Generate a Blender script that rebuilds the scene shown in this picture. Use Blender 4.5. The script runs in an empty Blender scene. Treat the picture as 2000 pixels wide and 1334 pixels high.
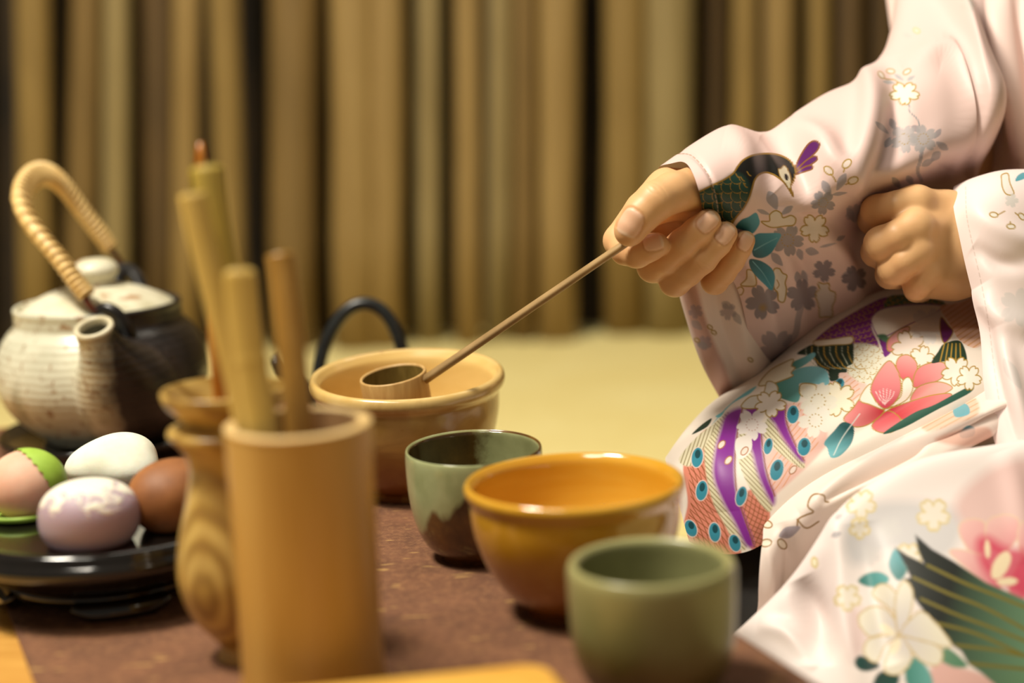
import bpy, math, random
import numpy as np
from mathutils import Matrix, Vector

# ------------------------------------------------------------------ camera, world, lights, exposure
scene = bpy.context.scene
COL = scene.collection
T = 0.14                       # table top above the tatami
FPX = 3333.0                   # focal length in pixels of the 2000 x 1334 frame
CAM_Z = T + 0.29
PITCH = math.radians(10.5)
ROLL = math.radians(-2.3)
CAM_M = (Matrix.Translation((0, 0, CAM_Z)) @ Matrix.Rotation(math.pi/2 - PITCH, 4, 'X')
         @ Matrix.Rotation(ROLL, 4, 'Z'))
cd = bpy.data.cameras.new('camera')
cd.sensor_width = 36.0
cd.lens = 36.0*FPX/2000.0
cd.clip_start = 0.02
cd.dof.use_dof = True
cd.dof.focus_distance = 0.99
cd.dof.aperture_fstop = 2.7
cam = bpy.data.objects.new('camera', cd)
COL.objects.link(cam)
cam.matrix_world = CAM_M
scene.camera = cam

w = bpy.data.worlds.new('room_ambience')
scene.world = w
w.use_nodes = True
w.node_tree.nodes['Background'].inputs[0].default_value = (1.0, 0.88, 0.70, 1)
w.node_tree.nodes['Background'].inputs[1].default_value = 0.11

def area(name, loc, target, size, sizey, watts, color):
    l = bpy.data.lights.new(name, 'AREA')
    l.shape = 'RECTANGLE'; l.size = size; l.size_y = sizey
    l.energy = watts; l.color = color
    o = bpy.data.objects.new(name, l); COL.objects.link(o)
    o.location = loc
    o.rotation_euler = (Vector(target)-Vector(loc)).to_track_quat('-Z', 'Y').to_euler()
    return o
WARM = (1.0, 0.92, 0.77)
area('ceiling_lamp_main', (-0.85, 0.70, 2.05), (0.05, 1.0, 0.15), 0.50, 0.35, 45, WARM)
area('ceiling_lamp_second', (-0.55, 0.0, 2.1), (0.0, 1.0, 0.15), 0.5, 0.25, 6, WARM)
area('ceiling_lamp_wall', (0.4, 1.75, 2.25), (0.3, 2.1, 0.0), 1.6, 0.3, 5.5, WARM)

vs = scene.view_settings
vs.view_transform = 'Standard'
vs.look = 'None'
vs.gamma = 1.0
vs.use_curve_mapping = False
vs.exposure = 0.50

# ------------------------------------------------------------------ helpers
CM = np.array(CAM_M)
CMI = np.linalg.inv(CM)

def at(px, py, d):
    """point seen at a pixel of the frame, at depth d along the optical axis"""
    px, py, d = np.broadcast_arrays(np.asarray(px, float), np.asarray(py, float), np.asarray(d, float))
    v = np.stack([(px-1000)/FPX*d, -(py-667)/FPX*d, -d, np.ones_like(d)], -1)
    return (v @ CM.T)[..., :3]

def proj(P):
    P = np.asarray(P, float)
    v = np.concatenate([P, np.ones(P.shape[:-1]+(1,))], -1) @ CMI.T
    d = -v[..., 2]
    return np.stack([1000+v[..., 0]/d*FPX, 667-v[..., 1]/d*FPX, d], -1)

def on(px, py, z):
    """where the ray through a pixel meets the horizontal plane z"""
    o = CM[:3, 3]; p = at(px, py, 1.0)-o
    return o + p*((z-o[2])/p[2])

def height_to(B, py):
    """height above B at which a vertical line reaches image row py"""
    lo, hi = 0.0, 0.6
    for _ in range(50):
        m = (lo+hi)/2
        if proj(np.array(B)+np.array([0, 0, m]))[1] > py: lo = m
        else: hi = m
    return lo

def ppm(P):                    # pixels per metre at P
    return FPX/proj(P)[2]

def lin(c):
    c = np.asarray(c, float)/255.0
    return np.where(c <= 0.04045, c/12.92, ((c+0.055)/1.055)**2.4)

def L4(c):
    return tuple(lin(c))+(1.0,)

def tag(o, label=None, cat=None, group=None, kind=None):
    if label: o['label'] = label
    if cat: o['category'] = cat
    if group: o['group'] = group
    if kind: o['kind'] = kind
    return o

def empty(name, loc, label, cat, group=None):
    o = bpy.data.objects.new(name, None); COL.objects.link(o)
    o.empty_display_size = 0.02
    o.location = tuple(loc)
    return tag(o, label, cat, group)

ORG = {}
def mesh(name, V, F, mat, parent=None, origin=None, smooth=True, color=None, rgb=None):
    """one mesh object from world-space vertices"""
    V = np.asarray(V, np.float64).reshape(-1, 3)
    if parent is not None and parent.name in ORG: base = ORG[parent.name]
    elif parent is not None: base = np.array(parent.location)
    else: base = np.array(origin if origin is not None else (0, 0, 0), float)
    me = bpy.data.meshes.new(name)
    if isinstance(F, np.ndarray):
        k = F.shape[1]
        me.vertices.add(len(V)); me.vertices.foreach_set('co', (V-base).astype(np.float32).ravel())
        me.loops.add(F.size); me.loops.foreach_set('vertex_index', F.astype(np.int32).ravel())
        me.polygons.add(len(F)); me.polygons.foreach_set('loop_start', np.arange(0, F.size, k, dtype=np.int32))
        me.update(calc_edges=True); me.validate()
    else:
        me.from_pydata([tuple(v) for v in V-base], [], F)
        me.update()
    if smooth:
        me.polygons.foreach_set('use_smooth', np.ones(len(me.polygons), dtype=bool))
    if rgb is not None:
        a = me.color_attributes.new('print', 'FLOAT_COLOR', 'POINT')
        a.data.foreach_set('color', np.concatenate([rgb, np.ones((len(rgb), 1))], 1).astype(np.float32).ravel())
    if mat: me.materials.append(mat)
    o = bpy.data.objects.new(name, me); COL.objects.link(o)
    if parent is not None:
        o.parent = parent
    else:
        o.location = tuple(base)
    ORG[o.name] = base
    return o

def spl(n, M):
    """natural cubic spline: n knots -> M samples"""
    if n == 2:
        t = np.linspace(0, 1, M); return np.stack([1-t, t], 1)
    A = np.eye(n)*4; A[0] = 0; A[-1] = 0; A[0, 0] = A[-1, -1] = 1
    B = np.zeros((n, n))
    for i in range(1, n-1):
        A[i, i-1] = A[i, i+1] = 1
        B[i, i-1] = B[i, i+1] = 6; B[i, i] = -12
    S = np.linalg.solve(A, B)
    t = np.linspace(0, n-1, M); i = np.minimum(t.astype(int), n-2); f = (t-i)[:, None]
    I = np.eye(n); y0, y1, m0, m1 = I[i], I[i+1], S[i], S[i+1]
    return y0*(1-f)+y1*f+((1-f)**3-(1-f))*m0/6+(f**3-f)*m1/6

def curve(pts, M):
    pts = np.asarray(pts, float)
    return spl(len(pts), M) @ pts

def grid_faces(m, n, wrap_n=False, wrap_m=False):
    i = np.arange(m if wrap_m else m-1); j = np.arange(n if wrap_n else n-1)
    I, J = np.meshgrid(i, j, indexing='ij')
    I2 = (I+1) % m; J2 = (J+1) % n
    return np.stack([I*n+J, I*n+J2, I2*n+J2, I2*n+J], -1).reshape(-1, 4)

def lathe_vf(prof, center, seg=72, axis=None, smooth=0, wob=0.0, seed=0):
    prof = np.asarray(prof, float)
    if smooth: prof = curve(prof, smooth)
    prof[:, 0] = np.maximum(prof[:, 0], 1e-5)
    a = np.linspace(0, 2*math.pi, seg, endpoint=False)
    R = prof[:, 0][:, None]; 
    if wob:
        rn = np.random.RandomState(seed); ph = rn.rand(4)*6.3
        R = R*(1+wob*(np.cos(2*a+ph[0])+0.6*np.cos(3*a+ph[1]+prof[:, 1:2]*40)))
    V = np.stack([R*np.cos(a), R*np.sin(a), np.broadcast_to(prof[:, 1][:, None], (len(prof), seg))], -1)
    if axis is not None:
        q = Vector((0, 0, 1)).rotation_difference(Vector(axis)).to_matrix()
        V = V @ np.array(q).T
    V = V+np.asarray(center)
    return V.reshape(-1, 3), grid_faces(len(prof), seg, wrap_n=True)

def lathe(name, prof, center, mat, parent=None, origin=None, **k):
    V, F = lathe_vf(prof, center, **k)
    return mesh(name, V, F, mat, parent, origin)

def tube_vf(path, rad, seg=16, flat=1.0, up=(0, 0, 1), cap=True, sq=2.0):
    """sweep of a (super)elliptic section along a path; rad per path point; flat = thickness/width"""
    P = np.asarray(path, float); n = len(P)
    rad = np.broadcast_to(np.asarray(rad, float), (n,)).copy()
    t = np.gradient(P, axis=0); t /= np.linalg.norm(t, axis=1)[:, None]
    u = np.asarray(up, float)
    N = []
    prev = u
    for i in range(n):
        v = prev-t[i]*np.dot(prev, t[i]); l = np.linalg.norm(v)
        v = v/l if l > 1e-6 else np.array([1, 0, 0.])
        N.append(v); prev = v
    N = np.array(N); Bn = np.cross(t, N)
    a = np.linspace(0, 2*math.pi, seg, endpoint=False)
    c, s = np.cos(a), np.sin(a)
    c = np.sign(c)*np.abs(c)**(2/sq); s = np.sign(s)*np.abs(s)**(2/sq)
    if cap:   # rounded-in ends
        P = np.concatenate([P[:1], P, P[-1:]]); N = np.concatenate([N[:1], N, N[-1:]]); Bn = np.concatenate([Bn[:1], Bn, Bn[-1:]])
        rad = np.concatenate([[1e-5], rad, [1e-5]])
    V = P[:, None]+rad[:, None, None]*(N[:, None]*(c[:, None]*flat)+Bn[:, None]*s[:, None])
    return V.reshape(-1, 3), grid_faces(len(P), seg, wrap_n=True)

def tube(name, path, rad, mat, parent=None, origin=None, **k):
    V, F = tube_vf(path, rad, **k)
    return mesh(name, V, F, mat, parent, origin)

def join_vf(*vf):
    Vs, Fs, o = [], [], 0
    for V, F in vf:
        Vs.append(V); Fs.append(F+o); o += len(V)
    return np.concatenate(Vs), np.concatenate(Fs)

def box_vf(c0, c1, bev=0.0):
    """bevelled box between two corners (world axes)"""
    c0 = np.array(c0, float); c1 = np.array(c1, float)
    return prism_vf(np.array([[c0[0], c0[1]], [c1[0], c0[1]], [c1[0], c1[1]], [c0[0], c1[1]]]), c0[2], c1[2], bev)

def prism_vf(poly, z0, z1, bev=0.0):
    """vertical prism over a CCW polygon with bevelled top and bottom edges; fan caps"""
    poly = np.asarray(poly, float); n = len(poly)
    c = poly.mean(0)
    e = np.roll(poly, -1, 0)-poly; e /= np.linalg.norm(e, axis=1)[:, None]
    nrm = np.stack([e[:, 1], -e[:, 0]], 1)
    vn = nrm+np.roll(nrm, 1, 0); vn /= np.maximum((vn*nrm).sum(1), 0.3)[:, None]
    ins = poly-vn*bev
    rings = [(ins, z0), (poly, z0+bev), (poly, z1-bev), (ins, z1)]
    V = np.concatenate([np.column_stack([p, np.full(n, z)]) for p, z in rings]+[np.array([[c[0], c[1], z0], [c[0], c[1], z1]])])
    F = [list(f) for f in grid_faces(4, n, wrap_n=True)]
    F += [[4*n, (i+1) % n, i] for i in range(n)]+[[4*n+1, 3*n+i, 3*n+(i+1) % n] for i in range(n)]
    return V, F

# ------------------------------------------------------------------ materials
class Mat:
    def __init__(s, name, rough=0.5, **kw):
        s.m = bpy.data.materials.new(name); s.m.use_nodes = True
        s.nt = s.m.node_tree; s.b = s.nt.nodes['Principled BSDF']
        s.b.inputs['Roughness'].default_value = rough
        for k, v in kw.items(): s.b.inputs[k.replace('_', ' ')].default_value = v
        s._tc = None
    def n(s, t, **kw):
        nd = s.nt.nodes.new(t)
        for k, v in kw.items(): setattr(nd, k, v)
        return nd
    def l(s, a, b): s.nt.links.new(a, b)
    def co(s, scale=(1, 1, 1), rot=(0, 0, 0), loc=(0, 0, 0)):
        if s._tc is None: s._tc = s.n('ShaderNodeTexCoord')
        mp = s.n('ShaderNodeMapping')
        mp.inputs['Scale'].default_value = scale; mp.inputs['Rotation'].default_value = rot; mp.inputs['Location'].default_value = loc
        s.l(s._tc.outputs['Object'], mp.inputs['Vector']); return mp.outputs[0]
    def noise(s, scale, detail=4, rough=0.55, vec=None, dist=0.0):
        nd = s.n('ShaderNodeTexNoise'); nd.inputs['Scale'].default_value = scale
        nd.inputs['Detail'].default_value = detail; nd.inputs['Roughness'].default_value = rough; nd.inputs['Distortion'].default_value = dist
        s.l(vec if vec is not None else s.co(), nd.inputs['Vector']); return nd.outputs['Fac']
    def ramp(s, fac, stops, interp='LINEAR'):
        r = s.n('ShaderNodeValToRGB'); r.color_ramp.interpolation = interp
        el = r.color_ramp.elements
        while len(el) < len(stops): el.new(0.5)
        for e, (p, c) in zip(el, stops):
            e.position = p; e.color = L4(c) if not isinstance(c, (int, float)) else (c, c, c, 1)
        s.l(fac, r.inputs[0]); return r.outputs[0]
    def mix(s, fac, a, b, blend='MIX'):
        m = s.n('ShaderNodeMix', data_type='RGBA', blend_type=blend)
        for sock, v in ((m.inputs[0], fac), (m.inputs[6], a), (m.inputs[7], b)):
            if hasattr(v, 'is_linked'): s.l(v, sock)
            elif isinstance(v, (int, float)): sock.default_value = v
            else: sock.default_value = L4(v)
        return m.outputs[2]
    def math(s, op, a, b=0.0, c=0.0):
        m = s.n('ShaderNodeMath', operation=op)
        for i, v in enumerate((a, b, c)):
            if hasattr(v, 'is_linked'): s.l(v, m.inputs[i])
            else: m.inputs[i].default_value = v
        return m.outputs[0]
    def sep(s, vec):
        x = s.n('ShaderNodeSeparateXYZ'); s.l(vec, x.inputs[0]); return x.outputs
    def color(s, c):
        if hasattr(c, 'is_linked'): s.l(c, s.b.inputs['Base Color'])
        else: s.b.inputs['Base Color'].default_value = L4(c)
        return s
    def rough(s, r): s.l(r, s.b.inputs['Roughness']); return s
    def bump(s, h, strength=0.3, dist=0.001):
        b = s.n('ShaderNodeBump'); b.inputs['Strength'].default_value = strength; b.inputs['Distance'].default_value = dist
        s.l(h, b.inputs['Height']); s.l(b.outputs[0], s.b.inputs['Normal']); return s

def simple(name, c1, c2, scale=20, rough=0.5, bump=0.0, stretch=(1, 1, 1), detail=4, lo=0.35, hi=0.65, **kw):
    m = Mat(name, rough, **kw)
    f = m.noise(scale, detail, vec=m.co(stretch))
    m.color(m.ramp(f, [(lo, c1), (hi, c2)]))
    if bump: m.bump(f, bump, 0.001)
    return m.m

# ------------------------------------------------------------------ print painting (colour of the cloth itself)
def smooth_closed(p, k=8):
    p = np.asarray(p, float); n = len(p); t = np.linspace(0, 1, k, endpoint=False)[:, None]
    out = []
    for i in range(n):
        a, b, c, d = p[i-1], p[i], p[(i+1) % n], p[(i+2) % n]
        out.append(0.5*((2*b)+(-a+c)*t+(2*a-5*b+4*c-d)*t**2+(-a+3*b-3*c+d)*t**3))
    return np.concatenate(out)

def smooth_open(p, k=8):
    p = np.asarray(p, float)
    q = np.concatenate([[2*p[0]-p[1]], p, [2*p[-1]-p[-2]]]); t = np.linspace(0, 1, k, endpoint=False)[:, None]
    out = []
    for i in range(1, len(q)-2):
        a, b, c, d = q[i-1], q[i], q[i+1], q[i+2]
        out.append(0.5*((2*b)+(-a+c)*t+(2*a-5*b+4*c-d)*t**2+(-a+3*b-3*c+d)*t**3))
    return np.concatenate(out+[p[-1:]])

def seg_dist(Q, a, b):
    ab = b-a; L = (ab**2).sum(1)+1e-9
    t = np.clip(((Q[:, None]-a)*ab).sum(2)/L, 0, 1)
    return np.sqrt((((Q[:, None]-a)-t[..., None]*ab)**2).sum(2).min(1))

GOLD = (176, 142, 52)
class Paint:
    def __init__(s, px, base):
        s.p = np.asarray(px, float)[:, :2]; s.c = np.tile(lin(base), (len(s.p), 1)); s.z = (0, 0, 1.0)
    def frame(s, ox, oy, sc): s.z = (ox, oy, sc); return s
    def tr(s, pts):
        return np.asarray(pts, float)/s.z[2]+np.array(s.z[:2])
    def sub(s, pts, pad):
        lo = pts.min(0)-pad; hi = pts.max(0)+pad
        return np.where(((s.p > lo) & (s.p < hi)).all(1))[0]
    def sd(s, Q, poly):
        a = poly; b = np.roll(poly, -1, 0); out = np.empty(len(Q))
        for k in range(0, len(Q), 20000):
            q = Q[k:k+20000]; d = seg_dist(q, a, b)
            cond = (a[:, 1] <= q[:, 1:2]) != (b[:, 1] <= q[:, 1:2])
            xs = a[:, 0]+(q[:, 1:2]-a[:, 1])*(b[:, 0]-a[:, 0])/np.where(b[:, 1] == a[:, 1], 1e-9, b[:, 1]-a[:, 1])
            ins = (cond & (q[:, :1] < xs)).sum(1) % 2 == 1
            out[k:k+20000] = np.where(ins, -d, d)
        return out
    def put(s, i, al, col): s.c[i] = s.c[i]*(1-al[:, None])+col*0.84*al[:, None]
    def poly(s, pts, col, al=1.0, smooth=True, soft=0.8, to=None, dirn=None, line=None, lw=2.4, lal=1.0):
        """filled outline; optional gradient col -> to along dirn (frame coordinates), optional outline"""
        P = s.tr(pts)
        if smooth: P = smooth_closed(P)
        i = s.sub(P, soft+lw)
        if len(i) == 0: return
        d = s.sd(s.p[i], P); A = np.clip(0.5-d/(2*soft), 0, 1)*al
        c = lin(col)
        if to is not None:
            a, b = s.tr([dirn[0]])[0], s.tr([dirn[1]])[0]
            t = np.clip(((s.p[i]-a)*(b-a)).sum(1)/((b-a)**2).sum(), 0, 1)[:, None]
            c = lin(col)*(1-t)+lin(to)*t
        s.put(i, A, c)
        if line is not None:
            s.put(i, np.clip(0.5-(np.abs(d)-lw/2)/1.4, 0, 1)*lal, lin(line))
    def stroke(s, pts, wd, col, al=1.0, smooth=True):
        P = s.tr(pts)
        if smooth and len(P) > 2: P = smooth_open(P)
        i = s.sub(P, wd+2)
        if len(i) == 0: return
        for k in range(0, len(i), 20000):
            ii = i[k:k+20000]
            d = seg_dist(s.p[ii], P[:-1], P[1:])
            s.put(ii, np.clip(0.5-(d-wd/2)/1.4, 0, 1)*al, lin(col))
    def ell(s, c, a, b, ang, col, al=1.0, line=None, lw=2.2, soft=0.8):
        t = np.linspace(0, 2*math.pi, 28, endpoint=False); ca, sa = math.cos(ang), math.sin(ang)
        s.poly(np.stack([c[0]+a*np.cos(t)*ca-b*np.sin(t)*sa, c[1]+a*np.cos(t)*sa+b*np.sin(t)*ca], 1), col, al, False, soft, line=line, lw=lw)
    def leaf(s, a, b, wd, col, al=1.0, **k):
        a = np.array(a, float); b = np.array(b, float); u = b-a; n = np.array([-u[1], u[0]])/np.linalg.norm(u)*wd
        s.poly([a, a+u*.3+n*.8, a+u*.6+n*.75, b, a+u*.6-n*.75, a+u*.3-n*.8], col, al, **k)
    def flower(s, c, r, col, al=1.0, rot=0.0, line=None, lw=2.2, sx=1.0, sy=1.0, notch=True, dots=None, n=5, soft=0.8):
        t = np.linspace(0, 2*math.pi, 120, endpoint=False)
        rr = r*(0.52+0.48*np.abs(np.cos(n*(t)/2))**0.7)
        if notch: rr = rr-r*0.16*np.exp(-((np.mod(t*n/(2*math.pi)+0.5, 1)-0.5)/0.055)**2)
        P = np.stack([c[0]+sx*rr*np.cos(t+rot), c[1]+sy*rr*np.sin(t+rot)], 1)
        s.poly(P, col, al, False, soft, line=line, lw=lw)
        if dots is not None:
            for k in range(12):
                a = k*math.pi/6; s.ell((c[0]+r*.36*sx*math.cos(a), c[1]+r*.36*sy*math.sin(a)), r*.04, r*.04, 0, dots, .9)
    def scales(s, pts, size, col, ang=0.0, wd=2.2, al=1.0, smooth=True, stem=True):
        """rows of overlapping fish-scale arcs inside an outline"""
        P = s.tr(pts)
        if smooth: P = smooth_closed(P)
        i = s.sub(P, 1)
        if len(i) == 0: return
        ins = np.clip(0.5-s.sd(s.p[i], P)/1.4, 0, 1)
        sz = size/s.z[2]; ca, sa = math.cos(ang), math.sin(ang); q = s.p[i]
        x = (q[:, 0]*ca+q[:, 1]*sa)/sz; y = (-q[:, 0]*sa+q[:, 1]*ca)/sz
        best = np.full(len(q), 9.0); done = np.zeros(len(q), bool)
        j0 = np.floor(y/0.5)
        for k in (1, 0, -1, -2):
            j = j0+k; cx = np.round(x-0.5*(j % 2))+0.5*(j % 2)
            d = np.hypot(x-cx, y-j*0.5)
            hit = (d < 0.54) & (y >= j*0.5-0.0) & ~done
            dd = np.abs(0.54-d)
            best = np.where(hit, np.minimum(best, dd), best)
            if stem: best = np.where(hit & (np.abs(x-cx) < 0.5) & (d > .2) & (d < .5), np.minimum(best, np.abs(x-cx)+.02), best)
            done |= hit
        a = np.clip(0.5-(best*sz-wd/2)/1.2, 0, 1)*ins*al
        s.put(i, a, lin(col))
    def hatch(s, pts, ang, gap, wd, col, al=1.0, smooth=True, bend=0.0):
        P = s.tr(pts)
        if smooth: P = smooth_closed(P)
        i = s.sub(P, 1)
        if len(i) == 0: return
        ins = np.clip(0.5-s.sd(s.p[i], P)/1.6, 0, 1); q = s.p[i]
        u = q[:, 0]*math.cos(ang)+q[:, 1]*math.sin(ang); v = -q[:, 0]*math.sin(ang)+q[:, 1]*math.cos(ang)
        x = v+bend*np.sin(u/18.0); d = np.abs(np.mod(x, gap)-gap/2)
        s.put(i, np.clip(0.5-(d-wd/2)/1.2, 0, 1)*ins*al, lin(col))

# ------------------------------------------------------------------ smooth solids from distance fields
def surface_nets(f, lo, hi, h):
    lo = np.asarray(lo, float); n = np.ceil((np.asarray(hi)-lo)/h).astype(int)+1
    ax = [lo[k]+h*np.arange(n[k]) for k in range(3)]
    val = np.empty(n, np.float32)
    for i in range(0, n[0], 16):
        X, Y, Z = np.meshgrid(ax[0][i:i+16], ax[1], ax[2], indexing='ij')
        val[i:i+16] = f(np.stack([X, Y, Z], -1).reshape(-1, 3).astype(np.float32)).reshape(X.shape)
    ins = val < 0
    cnt = sum(ins[a:n[0]-1+a, b:n[1]-1+b, c:n[2]-1+c].astype(np.int8) for a in (0, 1) for b in (0, 1) for c in (0, 1))
    cells = np.argwhere((cnt > 0) & (cnt < 8))
    idx = -np.ones(np.array(n)-1, np.int64); idx[tuple(cells.T)] = np.arange(len(cells))
    acc = np.zeros((len(cells), 3)); num = np.zeros(len(cells))
    cor = [(a, b, c) for a in (0, 1) for b in (0, 1) for c in (0, 1)]
    for A in cor:
        for k in range(3):
            if A[k] == 0:
                B = list(A); B[k] = 1
                va = val[tuple((cells+A).T)]; vb = val[tuple((cells+B).T)]
                m = (va < 0) != (vb < 0)
                t = va/np.where(va == vb, 1, va-vb)
                p = np.tile(np.array(A, float), (len(cells), 1)); p[:, k] = t
                acc[m] += p[m]; num[m] += 1
    V = lo+h*(cells+acc/num[:, None])
    F = []
    for k in range(3):
        u, v = (k+1) % 3, (k+2) % 3
        sl0 = [slice(None)]*3; sl1 = [slice(None)]*3
        sl0[k] = slice(0, n[k]-1); sl1[k] = slice(1, n[k])
        a, b = ins[tuple(sl0)], ins[tuple(sl1)]
        e = np.argwhere(a != b)
        e = e[(e[:, u] > 0) & (e[:, v] > 0) & (e[:, u] < n[u]-1) & (e[:, v] < n[v]-1)]
        q = []
        for du, dv in ((1, 1), (0, 1), (0, 0), (1, 0)):
            c = e.copy(); c[:, u] -= du; c[:, v] -= dv; q.append(idx[tuple(c.T)])
        q = np.stack(q, 1)
        flip = ~a[tuple(e.T)]
        q[flip] = q[flip][:, ::-1]
        F.append(q)
    return V, np.concatenate(F)

def cone(P, a, b, ra, rb):
    ab = b-a; t = np.clip(((P-a) @ ab)/max(ab @ ab, 1e-12), 0, 1)
    return np.linalg.norm(P-a-t[:, None]*ab, axis=1)-(ra+(rb-ra)*t)

def smin(a, b, k):
    h = np.maximum(k-np.abs(a-b), 0)/k
    return np.minimum(a, b)-h*h*k*0.25
# ------------------------------------------------------------------ the place: tatami floor, pole wall
rnd = random.Random(7)
m = Mat('tatami', 0.65)
v = m.co((1, 1, 1))
f1 = m.noise(6, 3, vec=v); f2 = m.noise(60, 2, vec=m.co((1, 14, 1)))
m.color(m.mix(m.ramp(f2, [(.3, 0.0), (.7, 0.5)]), m.ramp(f1, [(.3, (232, 214, 142)), (.7, (240, 226, 160))]), (208, 186, 112)))
wv = m.n('ShaderNodeTexWave', bands_direction='Y'); wv.inputs['Scale'].default_value = 90; m.l(v, wv.inputs['Vector'])
m.bump(wv.outputs['Fac'], 0.25, 0.001)
WALL_Y = (on(1340, 650, 0)[1]+on(600, 680, 0)[1])/2
V, F = box_vf((-2.6, -0.6, -0.04), (2.6, WALL_Y+0.1, 0.0), 0.001)
floor = tag(mesh('floor', V, F, m.m, smooth=False), 'pale yellow tatami floor running back to the pole wall', 'floor', kind='structure')

V, F = box_vf((-2.6, WALL_Y+0.09, -0.04), (2.6, WALL_Y+0.16, 2.3), 0.001)
wall = mesh('wall_back', V, F, simple('wall_dark', (34, 26, 16), (58, 44, 24), 8, 0.8), smooth=False)
tag(wall, 'dark back wall lined with upright weathered poles', 'wall', kind='structure')
def pole_mat(name, a, b):
    mm = Mat(name, 0.6)
    f = mm.noise(14, 5, vec=mm.co((6, 6, 0.5)))
    mm.color(mm.ramp(f, [(.3, a), (.7, b)])); mm.bump(f, 0.3, 0.002)
    return mm.m
PM = {'gold': pole_mat('pole_gold', (122, 98, 50), (144, 118, 64)),
      'brown': pole_mat('pole_brown', (104, 82, 42), (126, 100, 54)),
      'dark': pole_mat('pole_dark', (72, 54, 26), (96, 72, 36)),
      'light': pole_mat('pole_light', (134, 108, 60), (152, 126, 76)),
      'grey': pole_mat('pole_grey', (128, 110, 68), (148, 130, 86))}
poles = [(64, 72, 66, 'gold'), (170, 153, 58, 'brown'), (228, 226, 54, 'grey'), (312, 318, 70, 'dark'), (366, 362, 52, 'light'),
         (438, 456, 56, 'gold'), (575, 572, 94, 'brown'), (664, 690, 72, 'dark'), (690, 696, 90, 'light'), (755, 752, 72, 'light'), (838, 838, 48, 'grey'),
         (914, 915, 50, 'light'), (977, 972, 52, 'grey'), (1026, 1023, 46, 'brown'), (1092, 1088, 76, 'light'), (1222, 1220, 84, 'gold'),
         (1308, 1306, 92, 'grey'), (1398, 1394, 50, 'dark'), (1456, 1450, 52, 'gold'), (1523, 1520, 58, 'light'), (1600, 1598, 42, 'gold'),
         (1660, 1658, 58, 'dark'), (1722, 1720, 52, 'dark')]
x = -20
while x > -900:
    wd = rnd.uniform(44, 84); x -= wd*1.02; poles.append((x+rnd.uniform(-8, 8), x, wd, rnd.choice(list(PM))))
x = 1780
while x < 2900:
    wd = rnd.uniform(44, 84); poles.append((x+rnd.uniform(-8, 8), x, wd, rnd.choice(list(PM)))); x += wd*1.06
for k, (xt, xb, wd, cn) in enumerate(poles):
    dy = rnd.uniform(-0.02, 0.02)+(0.03 if cn == 'dark' else 0)
    def wall_pt(px, py):
        o = CM[:3, 3]; r = at(px, py, 1.0)-o
        return o+r*((WALL_Y+dy)/r[1])
    a = wall_pt(xb, 640); b = wall_pt(xt, 0); u = (b-a)/(b[2]-a[2])
    p0 = a+u*(0.002-a[2]); p1 = a+u*(2.2-a[2])
    r0 = wd/2/FPX*proj(a)[2]
    ts = np.linspace(0, 1, 15); path = p0+(p1-p0)*ts[:, None]
    rr = r0*(1+0.05*np.array([rnd.uniform(-1, 1) for _ in ts]))
    V, F = tube_vf(path, rr, seg=14, up=(0, 1, 0), flat=0.8)
    mesh('pole', V, F, PM[cn], wall)

# ------------------------------------------------------------------ low table, runner
E1 = on(1415, 1225, T); E2 = on(1600, 1340, T)
e = (E1-E2); e[2] = 0; e /= np.linalg.norm(e)            # along the table, away from the camera
nrm2 = np.array([e[1], -e[0], 0])                        # to the right, towards the guest
def tab(s, t, z): return E1+e*s-nrm2*t+np.array([0, 0, z-T])   # s along, t inward from the right edge
woodm = Mat('table_wood', 0.38)
f = woodm.noise(9, 5, vec=woodm.co((2, 14, 6), rot=(0, 0, 0.5)), dist=0.6)
woodm.color(woodm.ramp(f, [(.3, (186, 132, 58)), (.7, (214, 164, 84))])); woodm.bump(f, 0.08)
S0, S1, TW = -0.48, 0.66, 0.46
root = empty('low_table', tab((S0+S1)/2, TW/2, 0), 'low light wood table under the tea things with a brown runner', 'table')
quad = np.array([tab(S0, 0.004, 0)[:2], tab(S1, 0.004, 0)[:2], tab(S1, TW, 0)[:2], tab(S0, TW, 0)[:2]])
V, F = prism_vf(quad, T-0.030, T-0.0015, 0.003)
mesh('table_top', V, F, woodm.m, root, smooth=False)
for s_, t_ in ((S0+.06, .06), (S1-.06, .06), (S0+.06, TW-.06), (S1-.06, TW-.06)):
    c = tab(s_, t_, 0)[:2]; q = np.array([c+e[:2]*.025+nrm2[:2]*.025, c+e[:2]*.025*-1+nrm2[:2]*.025, c-e[:2]*.025-nrm2[:2]*.025, c+e[:2]*.025-nrm2[:2]*.025])[::-1]
    V, F = prism_vf(q, 0.0, T-0.030, 0.002); mesh('leg', V, F, woodm.m, root, smooth=False)

rm = Mat('runner_cloth', 0.85)
v = rm.co((1, 1, 1))
f1 = rm.noise(26, 6, 0.65); f2 = rm.noise(300, 3, 0.7)
c = rm.ramp(f1, [(.3, (92, 58, 38)), (.62, (122, 80, 54)), (.75, (140, 94, 64))])
c = rm.mix(rm.ramp(f2, [(.45, 0.0), (.75, 0.55)]), c, (166, 118, 78))
vo = rm.n('ShaderNodeTexNoise'); vo.inputs['Scale'].default_value = 85; vo.inputs['Detail'].default_value = 1
rm.l(rm.co((0.6, 2.2, 1), rot=(0, 0, 0.3)), vo.inputs['Vector'])
c = rm.mix(rm.ramp(vo.outputs['Fac'], [(.685, 0.0), (.72, 0.6)]), c, (206, 164, 96))
rm.color(c)
wv1 = rm.n('ShaderNodeTexWave', bands_direction='X'); wv1.inputs['Scale'].default_value = 260; wv1.inputs['Distortion'].default_value = 1.5
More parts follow.
